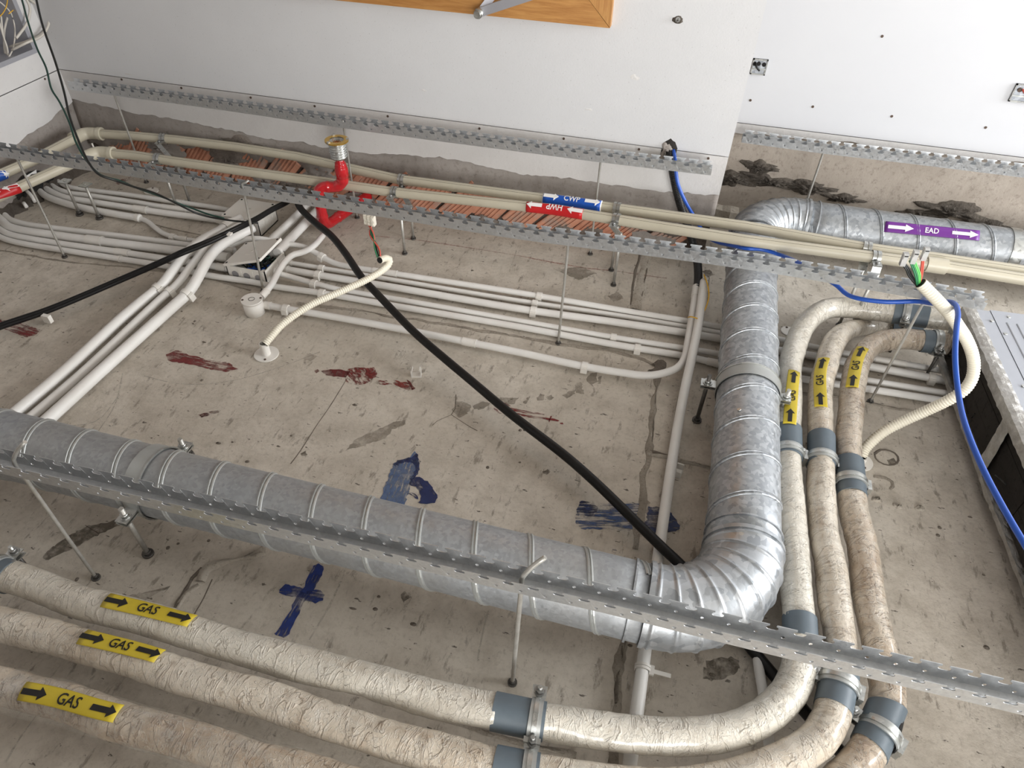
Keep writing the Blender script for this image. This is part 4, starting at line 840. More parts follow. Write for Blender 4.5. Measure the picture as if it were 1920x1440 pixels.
pipe_hanger(ph, 741, 361, 'strap hanger on the outer beige pipe, right of the red pipe', (759, 476))
pipe_hanger(pc, 1157, 391, 'strap hanger on the near-wall beige pipe, beside the blue marker', (1146, 507), low=True)
pipe_hanger(ph, 1158, 412, 'strap hanger on the outer beige pipe, beside the red marker', (1150, 535))
pipe_hanger(pc, 1622, 465, 'strap hanger on the near-wall beige pipe, in front of the duct', None, low=True)
pipe_hanger(ph, 1642, 484, 'strap hanger on the outer beige pipe, left of the wire connectors', None)
for px, py, fo, lb in ((165, 325, (187, 410), 'steel rod with square nut plate beside the left corner, right one'), (125, 335, (150, 403), 'steel rod beside the left corner, left one')):
    f = at(*fo); c = thing('hanger_rod', lb, 'hanger rod', f); MB().cyl(f, f + (0, 0, .135), .005, 8).build('shaft', 'rod', c)
    MB().box((f[0] - .016, f[1] - .016, .128), (f[0] + .016, f[1] + .016, .132)).build('plate', 'zinc', c); MB().cyl(f, f + (0, 0, .006), .013, 12).cyl(f + (0, 0, .006), f + (0, 0, .015), .009, 6).build('anchor_nut', 'rod_dark', c)
f = at(357, 853); c = thing('anchor_stud', 'short dark anchor stud on the slab just behind the duct strap clamp', 'anchor', f); MB().cyl(f, f + (0, 0, .03), .0055, 8).build('stud', 'rod_dark', c); MB().cyl(f, f + (0, 0, .008), .010, 6).build('nut', 'rod_dark', c)
f = at(688, 397); c = thing('anchor_stud', 'black triangular anchor plate with nut beside the red pipe', 'anchor', aty(688, 372, YB - .02)); q = aty(688, 374, YB - .02)
MB().prism([q + (-.022, 0, -.018), q + (.022, 0, -.018), q + (0, 0, .026)], np.array([0, .02, 0]), np.array([0, .024, 0])).build('plate', 'rod_dark', c); MB().cyl(q + (0, .02, 0), q + (0, -.012, 0), .009, 6).build('nut', 'zinc_old', c); MB().cyl(q + (.004, 0, -.018), (q[0] + .004, q[1], 0), .0045, 8).build('rod', 'rod', c)

# ================================================================== WHITE CONDUITS
def conduit(label, pxs, w, wp, h, couple=(), clips=(), fillet=0, group='white conduits on the slab', ends=(), mat='pvc', seg=16, name='white_conduit'):
    """w = width in pixels seen at pixel wp; h = height of the centre line (None: lying on the slab)"""
    if h is None:
        h = .012
        for _ in range(4): h = wid(wp[0], wp[1], w, h) / 2 + .003
    r = wid(wp[0], wp[1], w, h) / 2 * .91; P = fil(pxs, h); path = Path(P, ds=.015, fillet=fillet, smooth=not fillet); o = thing(name, label, 'conduit', P[len(P) // 2], group)
    MB().tube(path, r, seg, 0, path.L, .015).build('pipe', mat, o)
    for a, b in couple:
        u0, u1 = sorted((path.u_at(*a), path.u_at(*b))); k = MB().shell(path, r * .98, r * 1.16, u0, u1, 20).build('coupling', 'pvc2', o); MB().shell(path, r, r * 1.22, u1 - .003, u1, 20).build('coupling_lip', 'pvc2', k)
    for c in clips:
        u = path.u_at(*c); p, t, n, b = path(u); m = MB().shell(path, r * 1.0, r + .003, u - .008, u + .008, 20)
        s = b if b[1] < 0 else -b
        m.box((-.009, r * .55, -r - .002), (.009, r + .006, r * .45), (t, s, n), p).box((-.009, r * .6, r * .3), (.009, r + .004, r * .62), (t, s, n), p).build('clip', 'pvc2', o)
    return o, path, r
U1 = 'uppermost conduits bending out of the left wall'
conduit('first of the four conduits bending out of the left wall, nearest the back wall', [(92, 326), (97, 330), (112, 342), (131, 351), (162, 356), (237, 365), (305, 375), (397, 388), (440, 396)], 10, (200, 360), None, [((303, 375), (345, 380))], group=U1)
conduit('second conduit from the back wall, bending out of the left wall', [(78, 330), (88, 339), (105, 353), (130, 362), (162, 366), (240, 377), (305, 388), (427, 404)], 11, (200, 372), None, [((305, 388), (350, 394))], group=U1)
conduit('third conduit from the back wall, with a coupling near the left', [(64, 334), (77, 346), (97, 360), (125, 371), (162, 377), (240, 389), (330, 402), (406, 412), (440, 417)], 13, (240, 389), None, [((252, 391), (276, 394)), ((407, 412), (428, 415))], group=U1)
conduit('fourth conduit from the back wall, necking down into a thin kinked tail', [(52, 338), (67, 352), (87, 368), (125, 382), (162, 391), (220, 402), (262, 409)], 14, (182, 395), None, group=U1, couple=[((255, 408), (263, 410))])
conduit('thin kinked tail of conduit stepping down below the left wall conduits', [(258, 408), (276, 415), (292, 428), (307, 438), (328, 445), (349, 449), (375, 453), (400, 457)], 10, (300, 434), None, [((337, 447), (352, 450))], [(325, 444)])
L1 = 'lower bundle of conduits bending in from the left edge'
conduit('uppermost conduit of the lower left bundle', [(-40, 340), (-8, 380), (4, 396), (16, 410), (40, 419), (100, 428), (250, 446), (362, 461), (440, 471)], 13, (200, 440), None, [((418, 468), (440, 471))], group=L1)
conduit('thickest conduit of the lower left bundle, with a wide coupling', [(-50, 368), (-17, 396), (2, 413), (16, 425), (40, 432), (100, 441), (175, 451), (300, 466), (375, 475), (430, 484)], 18, (150, 447), None, [((164, 449), (192, 453)), ((406, 480), (430, 484))], group=L1)
conduit('third conduit of the lower left bundle, with a short coupling', [(-50, 396), (-10, 423), (4, 433), (18, 440), (50, 447), (125, 459), (225, 473), (312, 486), (400, 499), (436, 505)], 14, (125, 459), None, [((218, 472), (243, 476)), ((408, 500), (424, 503))], group=L1)
R1 = 'parallel conduits running to the right under the duct'
conduit('lowest conduit running the whole width, passing the round junction box', [(-50, 410), (-10, 438), (4, 446), (18, 451), (50, 458), (125, 470), (222, 485), (300, 497), (390, 516), (475, 529), (514, 537), (600, 549), (714, 569), (980, 614), (1158, 647), (1285, 668), (1348, 682), (1454, 702), (1620, 728), (1772, 752), (1830, 761)], 13, (714, 569), None, [((222, 485), (228, 486)), ((1325, 678), (1350, 682))], [(603, 550), (1196, 655)], group=R1)
conduit('topmost parallel conduit, arched behind the tilted junction box lid', [(420, 462, .02), (434, 459, .03), (455, 451, .045), (473, 447, .06), (497, 449, .06), (522, 455, .05), (566, 462, .04), (597, 477, .03), (626, 493, .02), (662, 501, .02), (740, 513, .02), (980, 550, .018), (1168, 582, .018), (1350, 613, .018), (1454, 635, .018), (1545, 655, .018), (1640, 673, .018), (1755, 693, .018), (1830, 706, .018)], 12, (900, 538), .018, [((700, 507), (744, 514)), ((1642, 673), (1700, 683))], [(603, 485), (1012, 557)], group=R1)
conduit('thin parallel conduit second from the top', [(538, 492), (605, 503), (714, 521), (980, 565), (1168, 593), (1350, 624), (1410, 634)], 10, (800, 535), None, [((538, 492), (548, 494))], [(602, 503), (1002, 568)], group=R1)
conduit('thick parallel conduit in the middle of the run, second under the black cable', [(530, 504), (605, 517), (740, 539), (980, 580), (1168, 606), (1350, 635), (1454, 656), (1535, 669), (1640, 689), (1759, 711), (1830, 723)], 15, (900, 566), None, [((530, 504), (540, 506))], [(596, 516), (999, 582), (1745, 709)], group=R1)
conduit('parallel conduit fourth from the top, bending out of the junction box', [(522, 513, .03), (535, 516, .025), (592, 532, .018), (636, 543, .016), (760, 564, .016), (980, 603, .016), (1158, 634, .016), (1350, 664, .016), (1454, 685, .016), (1620, 712, .016), (1770, 737, .016), (1830, 747, .016)], 12, (900, 590), .016, [], [(590, 531), (1152, 633)], group=R1)
conduit('separate lower conduit from the round box, turning up to the black flexible tube', [(492, 571, .018), (530, 578, .018), (584, 587, .018), (714, 610, .018), (870, 640, .018), (980, 662, .018), (1090, 686, .018), (1168, 699, .02), (1210, 704, .025), (1243, 700, .03), (1272, 688, .035), (1284, 670, .042), (1290, 640, .05), (1298, 590, .05), (1306, 537, .05)], 15, (870, 640), .018, [((868, 640), (893, 645)), ((1303, 556), (1306, 538)), ((497, 572), (507, 574))], [(536, 580), (1095, 687)])
conduit('loose white conduit lying over the others and passing under both ducts and pipes', [(1320, 528, .07), (1309, 610, .07), (1296, 675, .062), (1283, 735, .045), (1270, 804, .03), (1246, 960, .02), (1232, 1060, .02), (1212, 1200, .02), (1196, 1320, .02), (1180, 1440, .02), (1172, 1510, .02)], 21, (1262, 850), .025, seg=18)
conduit('short white conduit under the duct elbow at lower right', [(1414, 1140), (1418, 1180), (1422, 1247), (1431, 1300), (1442, 1398), (1452, 1480)], 21, (1426, 1270), .02)
T1 = 'three diagonal conduits at the left'
tp = [[(452, 409, .07), (430, 420, .07), (413, 432, .07), (388, 445, .07), (372, 455, .072), (357, 468, .07), (337, 489, .064), (320, 513, .05), (305, 533, .035), (290, 546, .026), (234, 592, .024), (117, 700, .024), (23, 779, .024), (-30, 824, .024)],
      [(462, 417, .07), (445, 425, .07), (425, 436, .072), (405, 448, .072), (385, 466, .072), (370, 484, .068), (357, 500, .058), (340, 524, .042), (324, 541, .03), (305, 557, .024), (154, 699, .02), (60, 780, .02), (10, 822, .02)],
      [(474, 427, .07), (447, 441, .07), (422, 455, .072), (404, 469, .072), (390, 486, .07), (376, 511, .058), (362, 536, .042), (348, 554, .03), (330, 570, .025), (187, 698, .024), (88, 788, .024), (40, 830, .024)]]
conduit('thick diagonal conduit nearest the left edge, printed with small letters', tp[0], 23, (150, 670), .024, [((434, 419), (420, 427))], [(297, 540)], group=T1)
conduit('thinner diagonal conduit in the middle of the left three', tp[1], 17, (200, 657), .02, [], [(318, 546)], group=T1)
conduit('thick diagonal conduit on the right of the left three', tp[2], 24, (230, 662), .024, [], [(350, 553)], group=T1)
conduit('thick stub conduit from the tilted-lid box up to the wall, left of two', [(500, 462, .05), (512, 448, .045), (540, 421, .035), (577, 384, .03), (592, 369, .03)], 17, (540, 421), .04)
conduit('thick stub conduit from the tilted-lid box up to the wall, right of two', [(520, 474, .05), (540, 453, .045), (560, 432, .035), (588, 403, .03), (612, 379, .03)], 18, (560, 432), .04)
conduit('bent conduit rising from the round box past the tilted lid to the red pipe', [(490, 557, .03), (497, 549, .032), (510, 532, .036), (522, 509, .042), (533, 492, .05), (549, 478, .052), (567, 473, .05), (587, 462, .04), (606, 441, .03)], 13, (520, 512), .04, [((489, 558), (500, 545))])
hole = blob(atx(62, 352, XL + .002), .10, .05, .004, (1, 0, 0), (0, 0, 1), 'wall_hole', 'dark', wall_left, seed=9, rough=.5)
conduit('cut white conduit stub sticking out of the hole in the left wall', [(50, 358, .05), (58, 366, .045), (66, 378, .03)], 7, (58, 366), .04, group='cut stubs in the wall hole')
conduit('short chipped conduit stub below the wall hole at far left', [(44, 380, .03), (50, 388, .02)], 7, (48, 384), .03, group='cut stubs in the wall hole')
# round base discs and loose clips
def base_disc(px, py, r, label, spout=None):
    p = at(px, py); d = thing('round_base_plate', label, 'conduit base', p); MB().cyl(p, p + (0, 0, .0035), r, 28).build('disc', 'pvc2', d)
    for a in (-1.2, 1.9): q = p + np.array([math.cos(a), math.sin(a), 0]) * r * .74; MB().cyl(q, q + (0, 0, .0048), .0035, 8).build('screw', 'rust', d)
    if spout:
        s = Path([p, p + (0, 0, spout)], ds=.01); MB().shell(s, .0095, .0125, 0, spout, 20).build('spout', 'pvc2', d); MB().cyl(p + (0, 0, .004), p + (0, 0, .006), .0096, 16).build('spout_mouth', 'dark', d)
base_disc(500, 665, .034, 'white round base plate with a short spout, at the end of the ivory flexible tube', .042)
base_disc(1612, 866, .030, 'white round base plate half hidden behind the brown-stained gas pipe', .02)
base_disc(284, 359, .026, 'small white round plate on the slab near the left back corner')
base_disc(1478, 622, .022, 'small white round plate behind the outermost gas pipe')
def loose_clip(px, py, label, yaw=.3):
    p = at(px, py); c = thing('loose_clip', label, 'conduit clip', p, None); t = np.array([math.cos(yaw), math.sin(yaw), 0]); b = np.array([-math.sin(yaw), math.cos(yaw), 0]); z = np.array([0, 0, 1.0])
    MB().box((-.014, -.009, 0), (.014, .009, .004), (t, b, z), p).build('base', 'pvc2', c)
    for s in (-1, 1): MB().prism([p + t * s * x + b * -.008 + z * h for x, h in ((.010, .003), (.014, .003), (.0145, .020), (.010, .027), (.008, .025), (.0115, .018))], np.zeros(3), b * .016).build('arm', 'pvc2', c)
    return c
loose_clip(781, 704, 'loose white conduit clip on bare slab right of the red paint'); loose_clip(1271, 888, 'loose white conduit clip beside the loose conduit', 1.4)

# ================================================================== JUNCTION BOXES
def square_box(c0, sx, sy, hb, label, lid_tilt, wires, lid_off=(0, 0)):
    """c0 = F corner (min x, min y) on the slab"""
    x0, y0 = c0; b = thing('square_junction_box', label, 'junction box', (x0 + sx / 2, y0 + sy / 2, 0)); tk = .003
    m = MB().box((x0, y0, .001), (x0 + sx, y0 + sy, .005)).box((x0, y0, .001), (x0 + sx, y0 + tk, hb)).box((x0, y0 + sy - tk, .001), (x0 + sx, y0 + sy, hb)).box((x0, y0, .001), (x0 + tk, y0 + sy, hb)).box((x0 + sx - tk, y0, .001), (x0 + sx, y0 + sy, hb))
    for fx in (0, 1):
        for fy in (0, 1): m.cyl((x0 + .009 + fx * (sx - .018), y0 + .009 + fy * (sy - .018), .004), (x0 + .009 + fx * (sx - .018), y0 + .009 + fy * (sy - .018), hb - .002), .007, 10)
    m.build('box_body', 'pvc2', b)
    k = MB()
    for i in range(3):
        cx_ = x0 + sx * (.2 + .3 * i); MB().cyl((cx_, y0 - .0012, hb * .45), (cx_, y0 + .001, hb * .45), .0115, 16).build('knockout_hole', 'niche', b)
        k.box((cx_ + .016, y0 - .0018, hb * .2), (cx_ + .018, y0, hb * .9)).box((cx_ + .022, y0 - .0018, hb * .2), (cx_ + .024, y0, hb * .9))
        cy_ = y0 + sy * (.2 + .3 * i); k.box((x0 + sx, cy_ + .014, hb * .2), (x0 + sx + .0018, cy_ + .017, hb * .9)); k.cyl((x0 + sx - .001, cy_, hb * .5), (x0 + sx + .0016, cy_, hb * .5), .006, 10)
    k.build('moulded_ribs', 'pvc2', b)
    # lid as a shallow tray, hinged on the left edge
    ax = np.array([math.cos(lid_tilt[0]), 0, math.sin(lid_tilt[0])]); ay = np.array([-math.sin(lid_tilt[1]), math.cos(lid_tilt[1]), 0]); ay = ay - ax * (ay @ ax); ay /= np.linalg.norm(ay); az = np.cross(ax, ay)
    o = np.array([x0 - .004 + lid_off[0], y0 - .004 + lid_off[1], hb + .001 + (lid_off[2] if len(lid_off) > 2 else 0)]); LX, LY = sx + .008, sy + .008
    l = MB().box((0, 0, 0), (LX, LY, .004), (ax, ay, az), o).box((0, 0, -.004), (LX, .002, 0), (ax, ay, az), o).box((LX - .002, 0, -.004), (LX, LY, 0), (ax, ay, az), o).build('lid', 'pvc2', b)
    for fx, fy in ((.06, .07), (.94, .07), (.06, .93), (.94, .93)): q = o + ax * LX * fx + ay * LY * fy + az * .0038; MB().cyl(q, q + az * .0012, .0038, 10).build('screw_hole', 'dark', l)
    q = o + ax * LX * .5 + ay * LY * .5 + az * .004; MB().shell(Path([q, q + az * .0008], ds=1), .0045, .006, 0, .0008, 16).build('moulded_mark', 'pvc2', l); MB().box((-.012, -.022, 0), (.012, -.019, .0006), (ax, ay, az), q).build('moulded_mark', 'pvc2', l)
    r = np.random.default_rng(3)
    for i in range(wires):
        P = [(x0 + sx * r.uniform(.15, .9), y0 + sy * r.uniform(.1, .9), hb * r.uniform(.3, .9)) for _ in range(4)]; MB().tube(Path(P, ds=.012), .0032, 6).build('wire', ['thinblack', 'thinblack', 'bluecable', 'thinblack', 'thingreen', 'thinblack'][i % 6], b)
    return b
square_box((-1.493, 1.800), .130, .118, .060, 'square junction box with closed lid, higher up, under the black cables', (0, 0), 0)
square_box((-1.331, 1.549), .136, .126, .050, 'square junction box with tilted lid and dark wires showing', (.30, .0), 24, (.0, .0, .0))
p = at(479, 586); rb = thing('round_junction_box', 'round white junction box at the end of the lower conduit', 'junction box', p)
MB().cyl(p, p + (0, 0, .044), .029, 36).build('box_body', 'pvc2', rb); MB().cyl(p + (0, 0, .044), p + (0, 0, .050), .031, 36).build('lid', 'pvc2', rb)
for s in (-1, 1): q = p + np.array([.023 * s, .012 * s, .0499]); MB().cyl(q, q + (0, 0, .0012), .0035, 10).build('screw', 'rust', rb)
q = p + (0, 0, .05); MB().shell(Path([q, q + np.array([0, 0, .0008])], ds=1), .0082, .0092, 0, .0008, 24).build('moulded_ring', 'dark', rb)

# ================================================================== RED PIPE
RR = .0185
r0 = at(608, 425, .035); rA = np.array([r0[0], r0[1], .184]); rB = at(645, 350, .184); rC = np.array([rB[0], rB[1], .268])
rw = np.array([r0[0] + .055, YB - .01, .035])
rp = thing('red_sprinkler_pipe', 'glossy red bent pipe with threaded zinc cup and brass rim', 'sprinkler pipe', r0)
pathr = Path([rw, r0, rA, rB, rC], fillet=.034, ds=.006, parallel=True)
us = [pathr.u_at(630, 404), pathr.u_at(604, 405), pathr.u_at(615, 366), pathr.u_at(640, 356), pathr.u_at(645, 340)]
marks = np.array([.05, .09] + [pathr.L - x for x in (.012, .04, .062, .09)] + list(us))
MB().tube(pathr, lambda u, a: RR * (1 + .10 * float(np.exp(-((u - marks) / .0035) ** 2).max()) + .04 * math.sin(u * 55)), 22, 0, pathr.L, .004).build('bent_pipe', 'redpaint', rp)
top = rC; z = np.array([0, 0, 1.0])
MB().rings([[top + z * hh + rr * np.array([math.cos(2 * PI * j / 26), math.sin(2 * PI * j / 26), 0]) for j in range(26)] for hh, rr in ((-.052, .017), (-.05, .0205), (-.028, .022), (-.018, .021), (-.006, .017), (.006, .013), (.02, .0125))]).build('reducer', 'redpaint', rp)
c0 = top + z * .016; rows = []
for i in range(0, 29):
    f = i / 28; rows.append([c0 + z * (.006 + .052 * f) + (.0265 + .0022 * math.sin(2 * PI * (f * 6.5 - j / 30))) * np.array([math.cos(2 * PI * j / 30), math.sin(2 * PI * j / 30), 0]) for j in range(30)])
rows = [[c0 + rr * np.array([math.cos(2 * PI * j / 30), math.sin(2 * PI * j / 30), 0]) for j in range(30)] for rr in (.014, .024)] + rows + [[c0 + z * .058 + .022 * np.array([math.cos(2 * PI * j / 30), math.sin(2 * PI * j / 30), 0]) for j in range(30)], [c0 + z * .02 + .021 * np.array([math.cos(2 * PI * j / 30), math.sin(2 * PI * j / 30), 0]) for j in range(30)]]
cup = MB().rings(rows, True, (False, True)).build('threaded_cup', 'zinc', rp)
fl = MB().shell(Path([c0 + z * .056, c0 + z * .0605], ds=1, parallel=True), .0225, .0375, 0, .0045, 36).build('brass_rim', 'brass', rp)
for a in (.35, 2.3, 4.35):
    d = np.array([math.cos(a), math.sin(a), 0]); MB().box((-.004, .030, 0), (.004, .0385, .007), (np.cross(z, d), d, z), c0 + z * .058).build('rim_lug', 'zinc', fl)
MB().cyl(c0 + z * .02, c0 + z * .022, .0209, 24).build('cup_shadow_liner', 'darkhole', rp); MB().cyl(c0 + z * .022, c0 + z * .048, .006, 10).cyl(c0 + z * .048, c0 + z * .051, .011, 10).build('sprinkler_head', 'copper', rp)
sp = MB()
for k in range(12): a = 2 * PI * k / 12; sp.box((.006, -.0018, 0), (.0135, .0018, .001), ((math.cos(a), math.sin(a), 0), (-math.sin(a), math.cos(a), 0), z), c0 + z * .052)
sp.build('deflector', 'copper', rp)
blob(aty(665, 372, YB - .012), .045, .035, .02, (0, -1, 0), (0, 0, 1), 'mortar_smear', 'plaster', wall_back, seed=21, rough=.7); blob(aty(668, 352, YB - .012), .03, .02, .012, (0, -1, 0), (0, 0, 1), 'paint_splash', paint('red_splash', (176, 84, 84), (190, 110, 108), 2, .45, 0), wall_back, seed=22, rough=.7)

# ================================================================== FLEXIBLE TUBES, CABLES AND WIRES
def flex(label, P, r, mat, pitch, name, cat='flexible tube', parallel=True, depth=.17):
    path = Path(P, ds=.01, parallel=parallel); o = thing(name, label, cat, P[0]); n = int(path.L / pitch * 4); 
    MB().tube(path, lambda u, a: r * (1 - depth * (.5 - .5 * math.cos(2 * PI * u / pitch)) ** 2), 18, 0, path.L, path.L / n).build('corrugated_tube', mat, o)
    for e, s in ((0, 1), (path.L, -1)): MB().cyl(path(e)[0] - path(e)[1] * s * .0008, path(e)[0] + path(e)[1] * s * .001, r * .86, 14).build('open_end', 'dark', o)
    return o, path
fl1, fp1 = flex('ivory corrugated tube arching from the round base plate with spout to loose wires', fil([(497, 645, .045), (512, 627, .06), (532, 606, .075), (584, 571, .10), (636, 548, .115), (688, 524, .13), (715, 508, .138), (728, 496, .145), (730, 487, .155), (722, 484, .165), (712, 488, .172)], 0), wid(636, 548, 14, .115) / 2, 'ivory', .0062, 'ivory_flexible_tube')
fl2, fp2 = flex('ivory corrugated tube looping over the rail beside the air unit', fil([(1615, 858, .012), (1622, 842, .025), (1655, 811, .06), (1698, 788, .10), (1742, 768, .145), (1786, 746, .195), (1808, 731, .22), (1822, 710, .25), (1826, 685, .28), (1822, 660, .31), (1811, 634, .34), (1797, 612, .37), (1785, 594, .39), (1766, 572, .415), (1747, 552, .435), (1726, 531, .455)], 0), wid(1770, 755, 21, .17) / 2, 'ivory', .0062, 'ivory_flexible_tube')
flex('black corrugated tube coming out of the wall hole down to the white conduit', [aty(1254, 278, YB + .01), aty(1258, 300, YB - .025), aty(1264, 335, YB - .035), aty(1276, 385, YB - .03), aty(1290, 425, YB - .05), at(1300, 460, .06), at(1308, 495, .055), at(1309, 528, .05), at(1307, 542, .05)], wid(1290, 425, 15, .10) / 2, 'blackflex', .006, 'black_flexible_tube', depth=.16)
blob(aty(1256, 284, YB - .004), .022, .036, .004, (0, -1, 0), (0, 0, 1), 'cable_hole', 'darkhole', wall_back, seed=31, rough=.7); blob(aty(1248, 283, YB - .006), .018, .03, .008, (0, -1, 0), (0, 0, 1), 'cable_hole_mortar', 'plaster', wall_back, seed=32, rough=.8)
def cable(label, P, r, mat, name='cable', cat='cable', group=None, seg=9, parallel=False, ds=.012):
    path = Path(P, ds=ds, parallel=parallel); m = MB().tube(path, r, seg, 0, path.L, ds); o = m.build(name, mat, None, P[0]); tag(o, label, cat, group); return o, path
ck = [(556, 374, .10), (563, 390, .10), (588, 415, .10), (622, 443, .10), (647, 474, .095), (679, 521, .09), (709, 553, .085), (746, 592, .075), (779, 625, .07), (831, 670, .06), (886, 716, .05), (960, 778, .048), (1059, 854, .046), (1116, 904, .045), (1194, 980, .044), (1240, 1025, .0445), (1283, 1066, .042), (1350, 1145, .028), (1422, 1232, .02), (1490, 1312, .02), (1560, 1392, .018), (1640, 1480, .018)]
cable('thick black cable running diagonally across the whole slab', fil(ck, 0), wid(960, 778, 17, .045) / 2, 'black', 'black_cable', seg=14)
kp = [(-60, 636, .03), (0, 612, .03), (91, 581, .03), (234, 521, .05), (310, 488, .085), (338, 475, .105), (390, 454, .115), (443, 429, .115), (480, 411, .10), (510, 393, .095), (538, 379, .09), (556, 367, .085)]
bt = thing('black_twin_cable', 'black twin cable slanting up from the left edge over the three diagonal conduits', 'cable', at(91, 581)); base = fil(kp, 0); cr_ = wid(234, 521, 8, .05) / 2
for s in (-1, 1): MB().tube(Path([q + np.array([0, s * cr_ * .95, s * cr_ * .3]) for q in base], ds=.015), cr_, 12).build('cable_core', 'black', bt)
q = at(93, 588, .028); MB().box((-.012, -.020, -.020), (.012, -.008, .004), ((1, 0, 0), (0, 1, 0), (0, 0, 1)), q).build('clip', 'pvc2', bt)
q = at(431, 440, .125); MB().box((-.006, -.008, 0), (.006, .008, .005), ((1, 0, 0), (0, 1, 0), (0, 0, 1)), q).build('clip', 'pvc2', bt)
bc = [tuple(aty(1262, 279, YB + .005)), tuple(aty(1266, 300, YB - .05)), tuple(aty(1270, 340, YB - .07)), tuple(aty(1286, 380, YB - .075)), tuple(aty(1304, 410, YB - .06)), tuple(at(1322, 440, .115)), tuple(at(1345, 454, .14)), tuple(at(1372, 460, .185)), tuple(at(1400, 466, .2115)), tuple(at(1430, 468, .2115)), tuple(at(1460, 477, .214)), tuple(at(1500, 494, .26)), tuple(at(1535, 515, .28)), tuple(at(1567, 534, .29)), tuple(at(1588, 552, .29)), tuple(at(1612, 560, .30)), tuple(at(1660, 566, .31)), tuple(at(1720, 565, .325)), tuple(at(1750, 569, .352)), tuple(at(1774, 566, .385)), tuple(at(1790, 570, .412)), tuple(at(1796, 586, .42)), tuple(at(1793, 620, .412)), tuple(at(1791, 670, .39)), tuple(at(1796, 730, .36)), tuple(at(1808, 790, .355)), tuple(at(1838, 868, .35)), tuple(at(1880, 950, .35)), tuple(at(1930, 1035, .35)), tuple(at(1990, 1130, .35))]
cable('blue cable from the wall hole, over duct and rail, past the air unit', bc, wid(1793, 650, 10, .375) / 2, 'bluecable', 'blue_cable')
cable('short yellow wire curling beside the end of the loose white conduit', fil([(1320, 515, .085), (1327, 535, .09), (1329, 557, .085), (1323, 578, .075), (1316, 590, .07)], 0), .002, 'yellowwire', 'yellow_wire', 'wire', seg=6)
o, _ = cable('yellow wire tie round the loose white conduit', [at(1290, 595, .06), at(1297, 594, .088), at(1304, 596, .09), at(1308, 598, .07), at(1302, 600, .05), at(1296, 599, .045)], .0018, 'yellowwire', 'yellow_tie', 'wire tie', seg=6)
thin = [(66, -10, .69), (80, 48, .64), (105, 120, .57), (120, 172, .52), (131, 220, .48), (149, 268, .44), (166, 304, .41), (185, 327, .39), (212, 337, .37), (250, 350, .32), (290, 362, .26), (320, 376, .21), (375, 402, .13), (430, 413, .112), (484, 418, .10)]
cable('thin black cable dropping across the left corner to the upper junction box', fil(thin, 0), .0032, 'thinblack', 'thin_cable', seg=7)
thin2 = [(38, -12, .66), (54, 46, .61), (70, 92, .57), (86, 126, .54), (97, 168, .51), (111, 190, .49), (130, 230, .46), (143, 268, .43), (166, 306, .40), (189, 328, .38), (225, 339, .34), (258, 353, .28), (300, 368, .21), (345, 385, .15), (395, 403, .12), (420, 409, .112)]
cable('thin dark green cable beside the thin black one in the left corner', fil(thin2, 0), .0028, 'thingreen', 'thin_cable', seg=7)
conn = thing('terminal_block', 'cream terminal block hanging on wires from the ivory tube, beside the red pipe', 'connector', at(692, 408, .25))
tip = fp1(fp1.L)[0]; bk = at(692, 418, .245); ds_ = bk - tip
for i, (mt, dx) in enumerate((('thinblack', 0), ('greenwire', .003), ('redwire', -.004), ('thinblack', .005), ('redwire', .007), ('greenwire', -.002))):
    w = Path([tip - np.array([0, 0, .01]), tip + ds_ * .3 + np.array([dx * 1.6, .004 * math.sin(i), 0]), tip + ds_ * .7 + np.array([-dx * 1.2, 0, 0]), bk + np.array([dx * 1.5, 0, 0])], ds=.012); MB().tube(w, .0024, 6).build('wire', mt, conn)
for i in range(3):
    q = bk + np.array([-.013 + .0125 * i, .002 - .003 * i, -.003]); MB().box((0, -.008, 0), (.0095, .008, .030), ((1, 0, 0), (0, 1, 0), (0, 0, 1)), q).box((.0015, -.011, .004), (.008, -.008, .012), ((1, 0, 0), (0, 1, 0), (0, 0, 1)), q).box((.0015, -.011, .018), (.008, -.008, .027), ((1, 0, 0), (0, 1, 0), (0, 0, 1)), q).build('terminal', 'terminal', conn)
con2 = thing('wire_connectors', 'three clear push connectors on black, green and red wires at the ivory tube end', 'connector', at(1706, 480, .52))
tip = fp2(fp2.L)[0]; t2 = [(at(1692, 494, .520), 'thinblack', 2), (at(1711, 490, .525), 'greenwire', 3), (at(1731, 484, .515), 'redwire', 1)]
for q, mt, n_ in t2:
    for k in range(n_ + 1):
        mm = mt if k < 2 or mt != 'greenwire' else 'lightgreen'; j = np.array([.0035 * (k - n_ / 2), .002 * k, 0])
        w = Path([tip - np.array([0.0, 0, .01]) + j * .5, tip + (q - tip) * .35 + j + np.array([-.008 if mt == 'thinblack' else 0, 0, 0]), tip + (q - tip) * .75 + j, q + j], ds=.01); MB().tube(w, .0019, 6).build('wire', mm, con2)
    dz = np.array([-.05, .05, 1.0]); dz /= np.linalg.norm(dz); ax = np.array([1.0, .1, .05]); ax -= dz * (ax @ dz); ax /= np.linalg.norm(ax); ay = np.cross(dz, ax)
    c_ = MB().box((-.0050, -.005, -.004), (.0050, .005, .024), (ax, ay, dz), q).box((-.004, -.0065, .012), (.004, -.005, .022), (ax, ay, dz), q).build('connector_body', 'clear', con2)
    MB().box((-.0035, -.0068, .018), (.0035, -.0050, .0205), (ax, ay, dz), q).build('slot', 'ink', c_)
